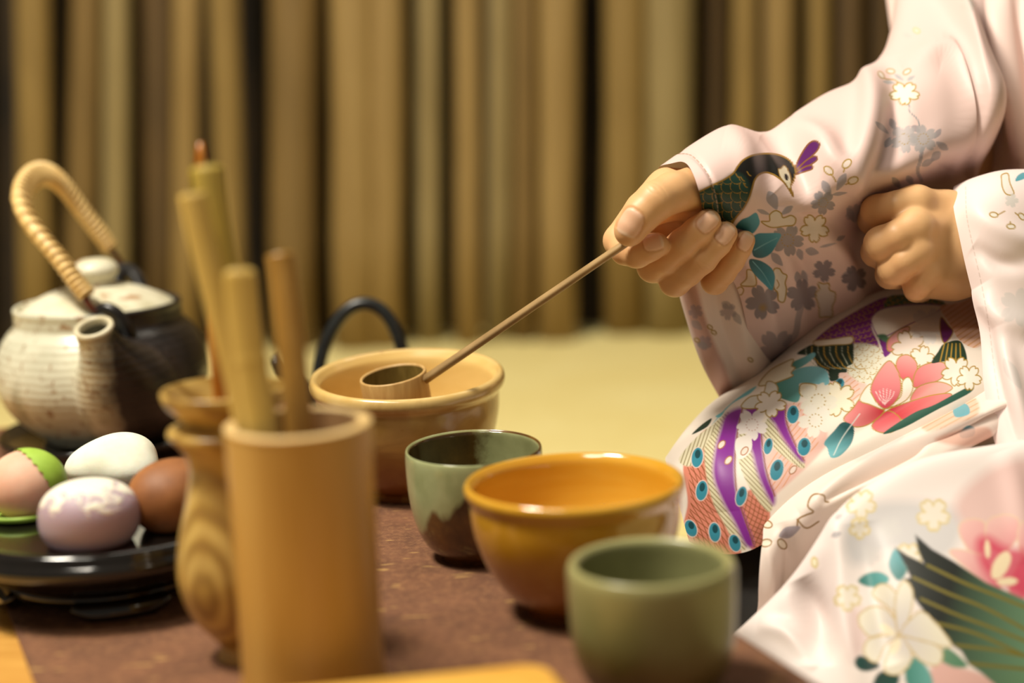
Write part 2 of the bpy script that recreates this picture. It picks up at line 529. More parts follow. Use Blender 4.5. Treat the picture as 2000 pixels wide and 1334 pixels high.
wv2 = rm.n('ShaderNodeTexWave', bands_direction='Y'); wv2.inputs['Scale'].default_value = 260; wv2.inputs['Distortion'].default_value = 1.5
rv = rm.co(rot=(0, 0, -0.5)); rm.l(rv, wv1.inputs['Vector']); rm.l(rv, wv2.inputs['Vector'])
rm.bump(rm.math('MULTIPLY', wv1.outputs['Fac'], wv2.outputs['Fac']), 0.5, 0.0012)
Lc1 = on(-8, 1165, T); Lc2 = on(80, 1334, T)
lc = lambda P: (-(P-E1) @ nrm2)
Wl = (lc(Lc1)+lc(Lc2))/2
ts = [-0.030, -0.026, -0.0005, 0.003, 0.008]+list(np.linspace(0.03, Wl, 30))
ss = np.linspace(S0+.02, S1-.02, 90)
V = []
for s_ in ss:
    for i_, t_ in enumerate(ts):
        P = tab(s_, max(t_, -0.0012), T)
        if i_ == 0: P[2] = T-0.034
        elif i_ == 1: P[2] = T-0.020
        elif i_ == 2: P[2] = T-0.003
        elif i_ == 3: P = tab(s_, 0.002, T)
        V.append(P+np.array([0, 0, 0.0001]))
V = np.array(V)
Fc = grid_faces(len(ss), len(ts))
run = mesh('table_runner', V, Fc, rm.m, origin=tab(0, Wl/2, T))
sol = run.modifiers.new('thickness', 'SOLIDIFY'); sol.thickness = 0.0014; sol.offset = -1.0
tag(run, 'coarse brown woven runner laid along the table under the bowls', 'table runner')

# rounded light wood board at the near edge of the frame
b0 = on(690, 1326, T+0.03); b1 = on(1062, 1287, T+0.03)
u = b1-b0; u[2] = 0; u /= np.linalg.norm(u); nn = np.array([u[1], -u[0], 0])
far = b1+u*0.004
def corner(c, r, a0, a1, k=8):
    return [c+r*np.array([math.cos(a), math.sin(a), 0]) for a in np.linspace(a0, a1, k)]
ang = math.atan2(u[1], u[0]); r = 0.016; Lb = 0.19; Wb = 0.085
pts = []
for cx, cy, a0 in ((-r, -r, 0), (-Lb+r, -r, math.pi/2), (-Lb+r, -Wb+r, math.pi), (-r, -Wb+r, 1.5*math.pi)):
    cc = far+u*cx-nn*cy*1.0
    cc = far+u*cx+nn*(-cy)
    pts += corner(cc, r, ang+a0, ang+a0+math.pi/2)
poly = np.array(pts)[:, :2]
bm_ = Mat('board_wood', 0.35); f = bm_.noise(10, 5, vec=bm_.co((3, 20, 6), rot=(0, 0, -ang)), dist=.4)
bm_.color(bm_.ramp(f, [(.3, (206, 150, 58)), (.7, (224, 176, 84))]))
V, F = prism_vf(poly, T+0.0015, T+0.03, 0.004)
tag(mesh('wooden_board', V, F, bm_.m, origin=(poly.mean(0)[0], poly.mean(0)[1], T), smooth=False),
    'thick honey coloured board with rounded corners nearest the camera', 'wooden board')

Z0 = T+0.0012                                            # top of the runner

# ------------------------------------------------------------------ pottery
def ring_bowl(name, bx, by, rimx, rimy, wpx, label, cat, prof, mat, inner=None, group=None, seg=96, wob=0.004, lean=0.0):
    """thrown vessel: prof = (radius fraction, height fraction) from foot centre outside to the bottom inside"""
    B = on(bx, by, Z0); h = height_to(B, rimy)
    R = wpx/2/FPX*proj(B+np.array([0, 0, h]))[2]
    root = empty(name, B, label, cat, group)
    for pn, pr, mt in prof:
        q = np.array(pr, float)*np.array([R, h])
        V, F = lathe_vf(q, B, seg=seg, smooth=len(pr)*7, wob=wob, seed=len(name))
        V[:, 2] += lean*(V[:, 1]-B[1])*np.clip((V[:, 2]-B[2])/h, 0, 1)**1.5      # hand-thrown: the rim is not quite level
        mesh(pn, V, F, mt, root)
    return root, B, R, h

# pale yellow bowl that holds the ladle
pm = Mat('pale_yellow_glaze', 0.22, Coat_Weight=0.4, Coat_Roughness=0.1)
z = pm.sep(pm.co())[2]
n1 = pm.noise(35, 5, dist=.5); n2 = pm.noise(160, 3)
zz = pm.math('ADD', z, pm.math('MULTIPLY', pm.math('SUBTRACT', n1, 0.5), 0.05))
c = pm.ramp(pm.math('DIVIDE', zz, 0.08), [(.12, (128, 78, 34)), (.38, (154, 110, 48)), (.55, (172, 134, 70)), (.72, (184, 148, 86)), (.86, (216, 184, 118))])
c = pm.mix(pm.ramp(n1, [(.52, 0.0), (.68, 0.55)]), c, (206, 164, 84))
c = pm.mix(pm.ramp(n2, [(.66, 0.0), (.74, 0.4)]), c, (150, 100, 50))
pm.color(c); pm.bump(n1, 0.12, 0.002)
pin = Mat('pale_yellow_inside', 0.25, Coat_Weight=0.3)
n1 = pin.noise(12, 4, vec=pin.co((1, 1, 4)), dist=1)
pin.color(pin.ramp(n1, [(.3, (214, 178, 104)), (.7, (228, 196, 126))]))
out = [(0.02, .03), (.42, .03), (.45, .0), (.50, 0.0), (.515, .06), (.60, .11), (.74, .25), (.86, .46), (.925, .68), (.935, .82), (.955, .865), (.99, .90), (1.0, .945), (.985, .985), (.95, 1.0), (.915, .985)]
inn = [(.915, .985), (.885, .95), (.865, .90), (.85, .75), (.80, .52), (.66, .28), (.45, .15), (.2, .11), (.005, .10)]
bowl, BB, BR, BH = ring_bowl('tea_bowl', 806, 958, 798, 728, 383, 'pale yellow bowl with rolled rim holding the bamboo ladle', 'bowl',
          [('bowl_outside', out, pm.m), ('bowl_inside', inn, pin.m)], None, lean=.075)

# celadon and brown cup behind the orange bowl
gm = Mat('celadon_brown_glaze', 0.18, Coat_Weight=0.5, Coat_Roughness=0.08)
X, Y, Zc = gm.sep(gm.co())
n1 = gm.noise(60, 5); n2 = gm.noise(30, 4, vec=gm.co((1, 1, .4)))
edge = gm.math('ADD', gm.math('MULTIPLY', X, 0.9), gm.math('MULTIPLY', gm.math('SUBTRACT', n2, .5), .045))
hcut = gm.math('SUBTRACT', Zc, gm.math('ADD', edge, 0.050))
fac = gm.ramp(gm.math('ADD', gm.math('MULTIPLY', hcut, 90), .5), [(.3, 0.0), (.7, 1.0)])
gr = gm.ramp(n1, [(.3, (148, 154, 106)), (.7, (172, 178, 130))])
br = gm.ramp(n1, [(.3, (58, 38, 18)), (.55, (92, 62, 26)), (.8, (130, 92, 36))])
c = gm.mix(fac, br, gr)
rimf = gm.ramp(gm.math('DIVIDE', Zc, 0.066), [(.93, 0.0), (.99, .75)])
c = gm.mix(gm.math('MULTIPLY', rimf, gm.ramp(n2, [(.4, .2), (.6, 1.0)])), c, (132, 90, 40))
gm.color(c)
gi = Mat('celadon_brown_inside', 0.12, Coat_Weight=0.5)
X, Y, Zc = gi.sep(gi.co()); n2 = gi.noise(40, 5)
fac = gi.ramp(gi.math('ADD', gi.math('MULTIPLY', gi.math('ADD', X, gi.math('MULTIPLY', gi.math('SUBTRACT', n2, .5), .04)), 34), .4), [(.35, 0.0), (.65, 1.0)])
gi.color(gi.mix(fac, gi.ramp(n2, [(.3, (46, 32, 14)), (.6, (84, 60, 24)), (.8, (120, 90, 38))]), gi.ramp(n2, [(.3, (120, 122, 82)), (.7, (150, 152, 108))])))
cout = [(.02, .03), (.46, .03), (.48, 0), (.55, 0), (.57, .04), (.68, .10), (.82, .22), (.93, .42), (.985, .65), (1.0, .86), (.995, .97), (.975, 1.0), (.95, .985)]
cinn = [(.95, .985), (.93, .95), (.925, .8), (.90, .55), (.82, .32), (.6, .16), (.3, .11), (.005, .10)]
teacup, CB, CR, CH = ring_bowl('tea_cup', 934, 1086, 924, 873, 268, 'grey green cup with brown dipped base behind the orange bowl', 'cup',
          [('cup_outside', cout, gm.m), ('cup_inside', cinn, gi.m)], None, group='tea cups on the runner', lean=.03)

# orange bowl
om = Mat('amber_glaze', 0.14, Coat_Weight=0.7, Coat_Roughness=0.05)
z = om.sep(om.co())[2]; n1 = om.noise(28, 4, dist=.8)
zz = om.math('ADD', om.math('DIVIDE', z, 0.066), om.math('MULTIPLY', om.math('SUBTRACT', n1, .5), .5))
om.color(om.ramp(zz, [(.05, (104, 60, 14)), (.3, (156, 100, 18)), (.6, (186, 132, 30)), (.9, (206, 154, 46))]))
om.bump(n1, 0.15, 0.002)
oi = Mat('amber_inside', 0.14, Coat_Weight=0.7, Coat_Roughness=0.05)
n1 = oi.noise(10, 3, vec=oi.co((1, 1, 8)), dist=.5)
oi.color(oi.ramp(n1, [(.3, (208, 150, 40)), (.7, (218, 168, 62))]))
oout = [(.02, .04), (.38, .04), (.40, 0), (.47, 0), (.48, .05), (.54, .09), (.68, .20), (.82, .38), (.92, .60), (.95, .77), (.955, .86), (.98, .905), (1.0, .945), (.995, .98), (.965, 1.0), (.935, .985)]
oinn = [(.935, .985), (.905, .95), (.89, .88), (.86, .68), (.76, .42), (.58, .24), (.3, .16), (.005, .14)]
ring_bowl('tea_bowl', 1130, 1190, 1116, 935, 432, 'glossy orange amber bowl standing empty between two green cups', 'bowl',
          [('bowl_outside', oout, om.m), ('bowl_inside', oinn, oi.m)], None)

# olive cup nearest the camera
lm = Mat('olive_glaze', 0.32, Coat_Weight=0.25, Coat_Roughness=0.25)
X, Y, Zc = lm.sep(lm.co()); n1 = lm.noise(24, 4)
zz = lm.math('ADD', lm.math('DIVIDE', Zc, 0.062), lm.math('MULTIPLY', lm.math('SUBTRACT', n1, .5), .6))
c = lm.ramp(zz, [(.08, (48, 38, 18)), (.32, (100, 86, 40)), (.58, (126, 124, 76)), (.95, (152, 148, 98))])  # dark lower stops put shade and dark reflections near the foot into the colour
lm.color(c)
li = simple('olive_inside', (116, 116, 78), (140, 140, 96), 20, 0.25)
lout = [(.02, .03), (.60, .03), (.62, 0), (.68, 0), (.70, .05), (.80, .12), (.90, .24), (.965, .42), (.99, .65), (1.0, .88), (.99, .965), (.955, 1.0), (.90, .995), (.865, .97)]
linn = [(.865, .97), (.85, .92), (.845, .75), (.82, .45), (.74, .26), (.5, .14), (.25, .11), (.005, .10)]
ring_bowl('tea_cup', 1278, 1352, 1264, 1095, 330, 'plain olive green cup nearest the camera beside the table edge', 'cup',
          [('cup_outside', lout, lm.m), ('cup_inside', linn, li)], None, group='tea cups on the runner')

# ------------------------------------------------------------------ bamboo ladle in the pale bowl
cupc = at(767, 731, 1.045)
ax = at(768-15, 737-90, 1.045)-cupc; ax = ax/np.linalg.norm(ax)*0.97+np.array([0, -0.02, 0.0]); 
ax = np.array([ax[0], -0.10, ax[2]]); ax /= np.linalg.norm(ax)
rc = 66/FPX*1.045; hc = 0.028
lad = empty('bamboo_ladle', cupc-ax*hc, 'pale bamboo ladle with long thin handle resting in the yellow bowl', 'ladle')
bam = Mat('ladle_bamboo', 0.5)
f = bam.noise(30, 5, vec=bam.co((8, 8, 1)))
bam.color(bam.ramp(f, [(.3, (176, 136, 78)), (.7, (200, 164, 104))])); bam.bump(f, .15)
bami = simple('ladle_cup_inside', (116, 94, 40), (140, 116, 56), 50, 0.5, stretch=(4, 4, 1))
lathe('cup', [(.005, 0), (rc*.86, 0), (rc*.95, .001), (rc*.985, .003), (rc, .012), (rc, hc-.0008), (rc*.985, hc), (rc*.925, hc), (rc*.91, hc-.001)], cupc-ax*hc, bam.m, lad, seg=64, axis=ax)
lathe('cup_lining', [(rc*.91, hc-.001), (rc*.905, .008), (rc*.88, .0035), (.004, .003)], cupc-ax*hc, bami, lad, seg=64, axis=ax)
hm = Mat('ladle_handle_bamboo', 0.4)
f = hm.noise(40, 5, vec=hm.co((1, 1, 1))); hm.color(hm.ramp(f, [(.3, (140, 112, 72)), (.7, (172, 142, 98))]))
PD = 1.04                                               # depth scale of the guest's side
h0 = at(831, 741, 1.037); h1 = at(1215, 480, .930*PD); h2 = at(1240, 463, .929*PD)
path = np.concatenate([np.linspace(h0, h1, 20), np.linspace(h1, h2, 6)[1:]])
V, F = tube_vf(path, np.linspace(0.0031, 0.0024, len(path)), seg=12, flat=0.75, up=(0, -0.6, 1), sq=3.0)
mesh('handle', V, F, hm.m, lad)

# ------------------------------------------------------------------ black kettle behind the pale bowl
KB = on(690, 822, Z0)
ket = empty('iron_kettle', KB, 'small black iron kettle with arched handle hidden behind the pale bowl', 'kettle')
km = simple('cast_iron', (20, 22, 22), (34, 38, 38), 80, 0.32, 0.15)
s_ = FPX/proj(KB)[2]
kr = 72/s_
lathe('body', [(.004, 0), (kr*.6, 0), (kr*.75, .004), (kr, .014), (kr*1.0, .020), (kr*.85, .028), (kr*.62, .032), (kr*.58, .032)], KB, km, ket, smooth=60)
lathe('lid', [(kr*.6, .0315), (kr*.55, .034), (kr*.3, .036), (.004, .037), (.004, .038), (.005, .041), (.003, .043), (.0005, .0435)], KB, km, ket, smooth=40)
kd = proj(KB)[2]-.01
hp = [at(x_, y_, kd) for x_, y_ in ((618, 790), (622, 722), (640, 662), (672, 612), (712, 593), (750, 610), (775, 652), (788, 702), (785, 745))]
tube('handle', curve(hp, 60), 13/s_, km, ket, seg=16)
sp = [KB+np.array([-kr*.8, 0, .016]), KB+np.array([-kr*1.5, -.004, .030]), KB+np.array([-kr*2.0, -.006, .052])]
tube('spout', curve(sp, 14), np.linspace(.009, .0055, 14), km, ket, seg=14)

# ------------------------------------------------------------------ clay teapot on a black tray
TBx, TBy = 214, 866
tray_c = on(TBx, TBy, Z0)
blk = Mat('black_lacquer', 0.12, Coat_Weight=0.6, Coat_Roughness=0.06)
n1 = blk.noise(30, 3); blk.color(blk.ramp(n1, [(.3, (14, 12, 10)), (.7, (24, 20, 17))]))
TR = 0.078
tray = lathe('round_tray', [(.004, 0), (TR*.9, 0), (TR*.97, .003), (TR, .010), (TR*.985, .0125), (TR*.96, .012), (TR*.94, .008), (TR*.9, .007), (.004, .007)], tray_c, blk.m, origin=tray_c, seg=96)
tag(tray, 'round black tray under the clay teapot', 'tray')
TB = tray_c+np.array([0, 0, .0072])
tp = empty('clay_teapot', TB, 'clay teapot in cream and black glaze with a cane wrapped handle', 'teapot')
TH = height_to(TB, 592); td = proj(TB)[2]; sc = FPX/td; R = 202/sc
tm = Mat('teapot_glaze', 0.38, Coat_Weight=0.15)
X, Y, Zc = tm.sep(tm.co())
n1 = tm.noise(30, 6); n2 = tm.noise(140, 4, 0.7); n3 = tm.noise(14, 3)
split = tm.math('ADD', tm.math('ADD', tm.math('MULTIPLY', X, -26), tm.math('MULTIPLY', Y, -3.0)), tm.math('MULTIPLY', tm.math('SUBTRACT', n1, .5), 1.6))
fac = tm.ramp(tm.math('ADD', split, .75), [(.2, 0.0), (.8, 1.0)])
cream = tm.ramp(n3, [(.3, (192, 190, 168)), (.55, (216, 214, 192)), (.75, (184, 172, 134))])
cream = tm.mix(tm.ramp(n2, [(.57, 0.0), (.66, .85)]), cream, (140, 98, 52))
cream = tm.mix(tm.ramp(n1, [(.60, 0.0), (.72, .6)]), cream, (118, 112, 84))
dark = tm.ramp(n1, [(.3, (22, 19, 17)), (.6, (40, 34, 32)), (.8, (66, 54, 50))])
tm.color(tm.mix(fac, dark, cream))
wv = tm.n('ShaderNodeTexWave', bands_direction='Z'); wv.inputs['Scale'].default_value = 62; wv.inputs['Distortion'].default_value = 2.2; wv.inputs['Detail'].default_value = 2
tm.l(tm.co(), wv.inputs['Vector'])
tm.bump(tm.math('ADD', wv.outputs['Fac'], tm.math('MULTIPLY', n2, .4)), 0.16, 0.0014)
tm.rough(tm.ramp(n1, [(.3, .28), (.7, .5)]))
body = [(.005, .0), (.52, 0), (.60, .02), (.72, .10), (.88, .22), (.975, .36), (1.0, .48), (.985, .60), (.935, .72), (.86, .815), (.80, .86), (.785, .90), (.785, .96), (.79, .99), (.775, 1.005), (.745, 1.0), (.735, .97), (.73, .93)]
lathe('body', np.array(body)*np.array([R, TH]), TB, tm.m, tp, seg=120, smooth=120, wob=.004)
lidm = Mat('lid_glaze', 0.4, Coat_Weight=0.15)
n1 = lidm.noise(60, 5); n2 = lidm.noise(20, 4)
c = lidm.ramp(n2, [(.35, (178, 170, 136)), (.6, (222, 218, 194))])
c = lidm.mix(lidm.ramp(n1, [(.56, 0.0), (.66, .85)]), c, (158, 106, 58)); lidm.color(c); lidm.bump(n1, .2, .001)
lid = lathe('lid', np.array([(.715, .95), (.72, .975), (.69, 1.0), (.60, 1.04), (.45, 1.09), (.30, 1.125), (.20, 1.14)])*np.array([R, TH]), TB, lidm.m, tp, seg=96, smooth=50, wob=.004)
lathe('knob', np.array([(.20, 1.13), (.185, 1.16), (.19, 1.19), (.22, 1.22), (.23, 1.25), (.205, 1.29), (.14, 1.325), (.07, 1.335), (.003, 1.34)])*np.array([R, TH]), TB, lidm.m, lid, seg=48, smooth=40, wob=.02)
# spout, open at its lip
sp_pts = [at(256, 782, td-.040), at(238, 750, td-.070), at(210, 702, td-.096), at(191, 662, td-.108), at(183, 640, td-.113)]
path = curve(sp_pts, 26)
rad = curve(np.array([[98], [94], [56], [36], [35.5]])/sc, 26)[:, 0]
V1, F1 = tube_vf(path, rad, seg=40, cap=False, up=(1, 0, 0))
mesh('spout', V1, F1, tm.m, tp)
inn_p = path[::-1][:14]; inn_r = rad[::-1][:14]*0.70
lipm = simple('lip_glaze', (196, 184, 150), (226, 218, 190), 60, 0.35)
tdir = path[-1]-path[-2]; tdir /= np.linalg.norm(tdir)
ring = np.concatenate([path[-1:], path[-1:]+tdir*.0012, path[-1:]+tdir*.0018, path[-1:]+tdir*.0012, inn_p[1:2]])
V2, F2 = tube_vf(np.array([path[-1]-tdir*.0010, path[-1]+tdir*.0004, path[-1]+tdir*.0012, path[-1]+tdir*.0004, path[-1]-tdir*.0015]), 1, seg=40, cap=False, up=(1, 0, 0))
# lip ring with explicit radii
a = np.linspace(0, 2*math.pi, 40, endpoint=False)
N = np.array([1, 0, 0])-tdir*tdir[0]; N /= np.linalg.norm(N); Bn = np.cross(tdir, N)
offs = [(-.0012, 1.01), (.0006, 1.0), (.0014, .93), (.0012, .80), (.0, .735), (-.004, .72)]
rl = rad[-1]
V = np.concatenate([path[-1]+tdir*o_+rl*k_*(np.cos(a)[:, None]*N+np.sin(a)[:, None]*Bn) for o_, k_ in offs])
mesh('spout_lip', V, grid_faces(6, 40, wrap_n=True), lipm, tp)
V, F = tube_vf(inn_p[1:], inn_r[1:], seg=32, cap=True, up=(1, 0, 0))
offs = [(-.004, .72), (-.02, .66), (-.03, .6), (-.03, .01)]
V = np.concatenate([path[-1]+tdir*o_+rl*k_*(np.cos(a)[:, None]*N+np.sin(a)[:, None]*Bn) for o_, k_ in offs])
mesh('spout_throat', V, grid_faces(4, 40, wrap_n=True), simple('throat_glaze', (104, 100, 82), (130, 126, 106), 40, .35), tp)
# lugs
blackg = simple('lug_glaze', (16, 14, 13), (30, 26, 24), 40, .3)
def lug(p):
    tube('lug', curve(p, 20), [.006]*5+[.0065]*10+[.006]*5, blackg, tp, seg=14, flat=.75)
lug([at(262, 690, td-.058), at(248, 648, td-.066), at(222, 613, td-.070), at(196, 612, td-.066), at(182, 640, td-.056)])
lug([at(284, 585, td+.050), at(270, 548, td+.056), at(250, 528, td+.058), at(232, 534, td+.054), at(226, 565, td+.046)])
# cane handle
cane = Mat('cane', 0.42); f = cane.noise(60, 4); cane.color(cane.ramp(f, [(.3, (212, 174, 106)), (.7, (232, 200, 136))]))
HC = np.array([(172, 578, -.066), (146, 546, -.066), (112, 500, -.062), (72, 452, -.052), (46, 408, -.036), (48, 366, -.012), (76, 340, .012), (112, 352, .030), (150, 398, .043), (190, 450, .052), (216, 486, .057)], float)
hp = curve(HC, 160); hpath = at(hp[:, 0], hp[:, 1], td+hp[:, 2])
han = tube('handle', hpath, 22/sc, cane.m, tp, seg=20, flat=0.62, up=(1, 0, .3), sq=2.6)
tt = np.gradient(hpath, axis=0); tt /= np.linalg.norm(tt, axis=1)[:, None]
def wrap_ring(i, r_, wdt, mt=cane.m):
    seg = hpath[i]+tt[i]*np.linspace(-wdt, wdt, 5)[:, None]
    V, F = tube_vf(seg, r_*np.array([.86, .99, 1.03, .99, .86]), seg=20, flat=0.66, up=(1, 0, .3), cap=False, sq=2.6)
    mesh('cane_wrap', V, F, mt, han)
i = 3
while i < 42: wrap_ring(i, 25/sc, .0017); i += 4
i = 44
while i < 70:
    wrap_ring(i, 26/sc, .0024); i += 6
i = 72
while i < 158:
    wrap_ring(i, 24.5/sc, .0014); i += 3
wirem = simple('brown_wire', (70, 30, 16), (96, 44, 24), 60, .25)
for pts in ([(160, 566, -.069), (168, 585, -.071), (178, 602, -.071), (190, 612, -.069), (198, 620, -.064)], [(214, 484, .057), (226, 500, .058), (236, 518, .058), (246, 532, .057)]):
    q = np.array(pts, float); tube('handle_hook', at(*curve(q, 16).T*np.array([[1], [1], [1]])+np.array([[0], [0], [td]])) if False else at(curve(q, 16)[:, 0], curve(q, 16)[:, 1], td+curve(q, 16)[:, 2]), 6.5/sc, wirem, tp, seg=10)
for dx in (-7, 7):
    q = curve(np.array([(150+dx, 552, -.066), (164+dx, 582, -.068)], float), 6)
    tube('cane_end', at(q[:, 0], q[:, 1], td+q[:, 2]), 5.5/sc, cane.m, han, seg=10)

# ------------------------------------------------------------------ cake stand and sweets
ff = on(205, 1214, Z0)
PR = 0.083; PH = 0.040
dirc = np.array([-0.005, 1, 0]); PC = np.array([on(185, 1214, Z0)[0]-.004, ff[1]+.058, Z0])
st = empty('cake_stand', PC, 'black lacquer footed stand carrying four sweets', 'stand')
prof = [(.004, PH-.001), (PR*.80, PH-.001), (PR*.88, PH), (PR*.93, PH+.001), (PR*.955, PH-.001), (PR*.96, PH-.0035), (PR*.965, PH-.005), (PR*.995, PH-.006), (PR, PH-.009), (PR*.985, PH-.012),
        (PR*.93, PH-.014), (PR*.88, PH-.018), (PR*.80, PH-.023), (PR*.7, PH-.026), (.004, PH-.026)]
lathe('plate', prof, PC, blk.m, st, seg=128)
lathe('base', [(.004, PH-.026), (PR*.62, PH-.026), (PR*.66, .012), (PR*.68, .008), (PR*.60, .0075), (.004, .0075)], PC, blk.m, st, seg=96)
for k in range(4):
    a0 = math.radians(-72)+k*math.pi/2
    aa = np.linspace(a0-.42, a0+.42, 17)
    vv = []
    for a_ in aa:
        ed = abs(a_-a0)/.42; dz = .005*max(0, ed-.6)/.4
        for r_, z_ in ((PR*.58, .010), (PR*.70, .010), (PR*.73, .006+dz*.5), (PR*.745, .0025+dz), (PR*.73, dz), (PR*.62, dz)):
            vv.append(PC+np.array([r_*math.cos(a_), r_*math.sin(a_), z_]))
    Fq = [list(f_) for f_ in grid_faces(17, 6, wrap_n=True)]+[list(range(6))[::-1], [16*6+i_ for i_ in range(6)]]
    mesh('foot', vv, Fq, blk.m, st)
PZ = Z0+PH-.0008

def blob(name, px, py, wpx, hpx, depth_r, label, mat, e1=1.0, flatb=.0, lump=.02, seed=0, seg=56):
    """soft sweet: superellipsoid with a flattened underside, resting on the plate; (px, py) = centre of its outline"""
    B = on(px, py+hpx*.36, PZ); d = proj(B)[2]
    rx = wpx/2/FPX*d; rz = hpx/(2-flatb)/FPX*d; ry = rx*depth_r
    th = np.linspace(-math.pi/2, math.pi/2, 40)[:, None]; ph = np.linspace(0, 2*math.pi, seg, endpoint=False)[None]
    sg = lambda v_, p_: np.sign(v_)*np.abs(v_)**p_
    X = rx*sg(np.cos(th), e1)*np.cos(ph); Y = ry*sg(np.cos(th), e1)*np.sin(ph); Zz = rz*sg(np.sin(th), e1)*np.ones_like(ph)
    rn = np.random.RandomState(seed); dlt = np.zeros_like(X)
    for _ in range(7):
        k_ = rn.randn(3)*1.6; p_ = rn.rand()*6.3
        dlt += np.sin((k_[0]*X/rx+k_[1]*Y/ry+k_[2]*Zz/rz)+p_)
    X *= 1+lump*dlt/2; Y *= 1+lump*dlt/2; Zz *= 1+lump*dlt/2
    zb = -rz*(1-flatb); Zz = np.where(Zz < zb, zb+(Zz-zb)*.06, Zz)
    V = np.stack([X, Y, Zz-Zz.min()], -1)+B
    return V, grid_faces(40, seg, wrap_n=True), B, (rx, ry, rz)

wm = Mat('white_mochi', 0.7, Subsurface_Weight=.15); n1 = wm.noise(120, 4); n2 = wm.noise(40, 3)
wm.color(wm.ramp(n2, [(.35, (226, 224, 200)), (.65, (242, 240, 224))])); wm.bump(n1, .3, .0012)
V, F, B, _ = blob('sweet', 231, 914, 178, 96, .95, '', None, 1.08, .30, .07, 3)
tag(mesh('mochi_sweet', V, F, wm.m, origin=B), 'white floury dumpling sweet at the back of the black stand', 'sweet', 'sweets on the black stand')
pu = Mat('lilac_mochi', 0.5, Subsurface_Weight=.2)
z = pu.sep(pu.co())[2]; n1 = pu.noise(110, 4, .6, dist=.6)
k = pu.math('ADD', pu.math('MULTIPLY', pu.math('SUBTRACT', z, .0225), 24), n1)
pu.color(pu.mix(pu.ramp(k, [(.5, 0.0), (.62, 1.0)]), (174, 154, 168), (240, 234, 216))); pu.bump(pu.ramp(k, [(.5, 0.0), (.62, 1.0)]), .5, .001)
V, F, B, _ = blob('sweet', 178, 1014, 196, 122, .95, '', None, .84, .30, .012, 5)
tag(mesh('mochi_sweet', V, F, pu.m, origin=B), 'lilac domed sweet with white flecks on top at the front', 'sweet', 'sweets on the black stand')
br_ = Mat('cocoa_mochi', 0.6); n1 = br_.noise(50, 5)
br_.color(br_.ramp(n1, [(.3, (120, 72, 34)), (.55, (150, 94, 48)), (.8, (172, 116, 66))])); br_.bump(n1, .3, .0015)
V, F, B, _ = blob('sweet', 338, 980, 166, 130, 1.0, '', None, .9, .2, .03, 8)
tag(mesh('mochi_sweet', V, F, br_.m, origin=B), 'cocoa brown round sweet beside the turned wooden vase', 'sweet', 'sweets on the black stand')
V, F, B, (rx, ry, rz) = blob('sweet', 58, 960, 150, 130, .95, '', None, 1.0, .12, .004, 11)
sw = empty('mochi_sweet', B, 'pink dumpling sweet wrapped in a bright green leaf', 'sweet', 'sweets on the black stand')
pk = Mat('pink_mochi', 0.6, Subsurface_Weight=.2); n1 = pk.noise(40, 4)
pk.color(pk.ramp(n1, [(.3, (226, 170, 144)), (.7, (238, 196, 172))])); pk.bump(n1, .15, .0015)
mesh('dumpling', V, F, pk.m, sw)
lf = simple('green_leaf_wrap', (146, 182, 60), (170, 204, 84), 60, .5, .2)
C0 = B+np.array([0, 0, rz*.887])
# leaf: a shell over the back right of the dumpling with a pinked edge
nd = np.array([.74, .52, .36]); nd /= np.linalg.norm(nd)
t1 = np.cross(nd, [0, 0, 1.0]); t1 /= np.linalg.norm(t1); t2 = np.cross(t1, nd)
al = np.linspace(0.02, 1.0, 26); ph = np.linspace(0, 2*math.pi, 144, endpoint=False)
vv = []
for q in al:
    for i_, p_ in enumerate(ph):
        mx = 1.30+.022*(1 if (i_ % 6) < 3 else -1)*(q > .96)
        th_ = q*mx; dv = math.cos(th_)*nd+math.sin(th_)*(math.cos(p_)*t1+math.sin(p_)*t2)
        P = C0+dv*np.array([rx, ry, rz])*1.05
        P[2] = max(P[2], B[2]+.0006)
        vv.append(P)
mesh('leaf_wrap', vv, grid_faces(26, 144, wrap_n=True), lf, sw)
# leaf tongue under the dumpling
vv = [B+np.array([rx*r_*math.cos(a_)-.003, ry*r_*math.sin(a_), z_]) for r_, z_ in ((.2, .0007), (.9, .0007), (1.02, .002), (1.04, .0035), (1.0, .0045), (.9, .0035)) for a_ in np.linspace(math.radians(160), math.radians(330), 40)]
mesh('leaf_tongue', vv, grid_faces(6, 40), lf, sw)

# ------------------------------------------------------------------ turned wooden vase with an amber rod
VB = on(474, 1282, Z0); VH = height_to(VB, 757); vs_ = FPX/proj(VB+np.array([0, 0, VH*.5]))[2]
u_ = 1/vs_
vm = Mat('turned_wood', 0.33, Coat_Weight=0.3, Coat_Roughness=.2)
wv = vm.n('ShaderNodeTexWave', wave_type='RINGS', rings_direction='SPHERICAL'); wv.inputs['Scale'].default_value = 26; wv.inputs['Distortion'].default_value = 3.5; wv.inputs['Detail'].default_value = 3; wv.inputs['Detail Scale'].default_value = 1.2
vm.l(vm.co((1.5, 1.5, .75), loc=(.022, .045, -.026)), wv.inputs['Vector'])
n1 = vm.noise(60, 3, vec=vm.co((1, 1, .3)))
c = vm.ramp(wv.outputs['Fac'], [(.0, (148, 114, 54)), (.4, (178, 144, 70)), (.9, (200, 168, 94))])
vm.color(vm.mix(vm.ramp(n1, [(.4, 0.0), (.7, .4)]), c, (154, 112, 56)))
prof = np.array([(.05, 0), (44, 0), (48, .008), (47, .022), (40, .04), (46, .065), (72, .12), (98, .19), (113, .28), (115, .36), (107, .46), (92, .57), (80, .665), (78, .72), (86, .775), (102, .815), (113, .838), (112, .858), (100, .868), (86, .88), (84, .893), (96, .915), (112, .945), (121, .98), (120, .998), (114, 1.0)])
prof[:, 0] *= u_; prof[:, 1] *= VH
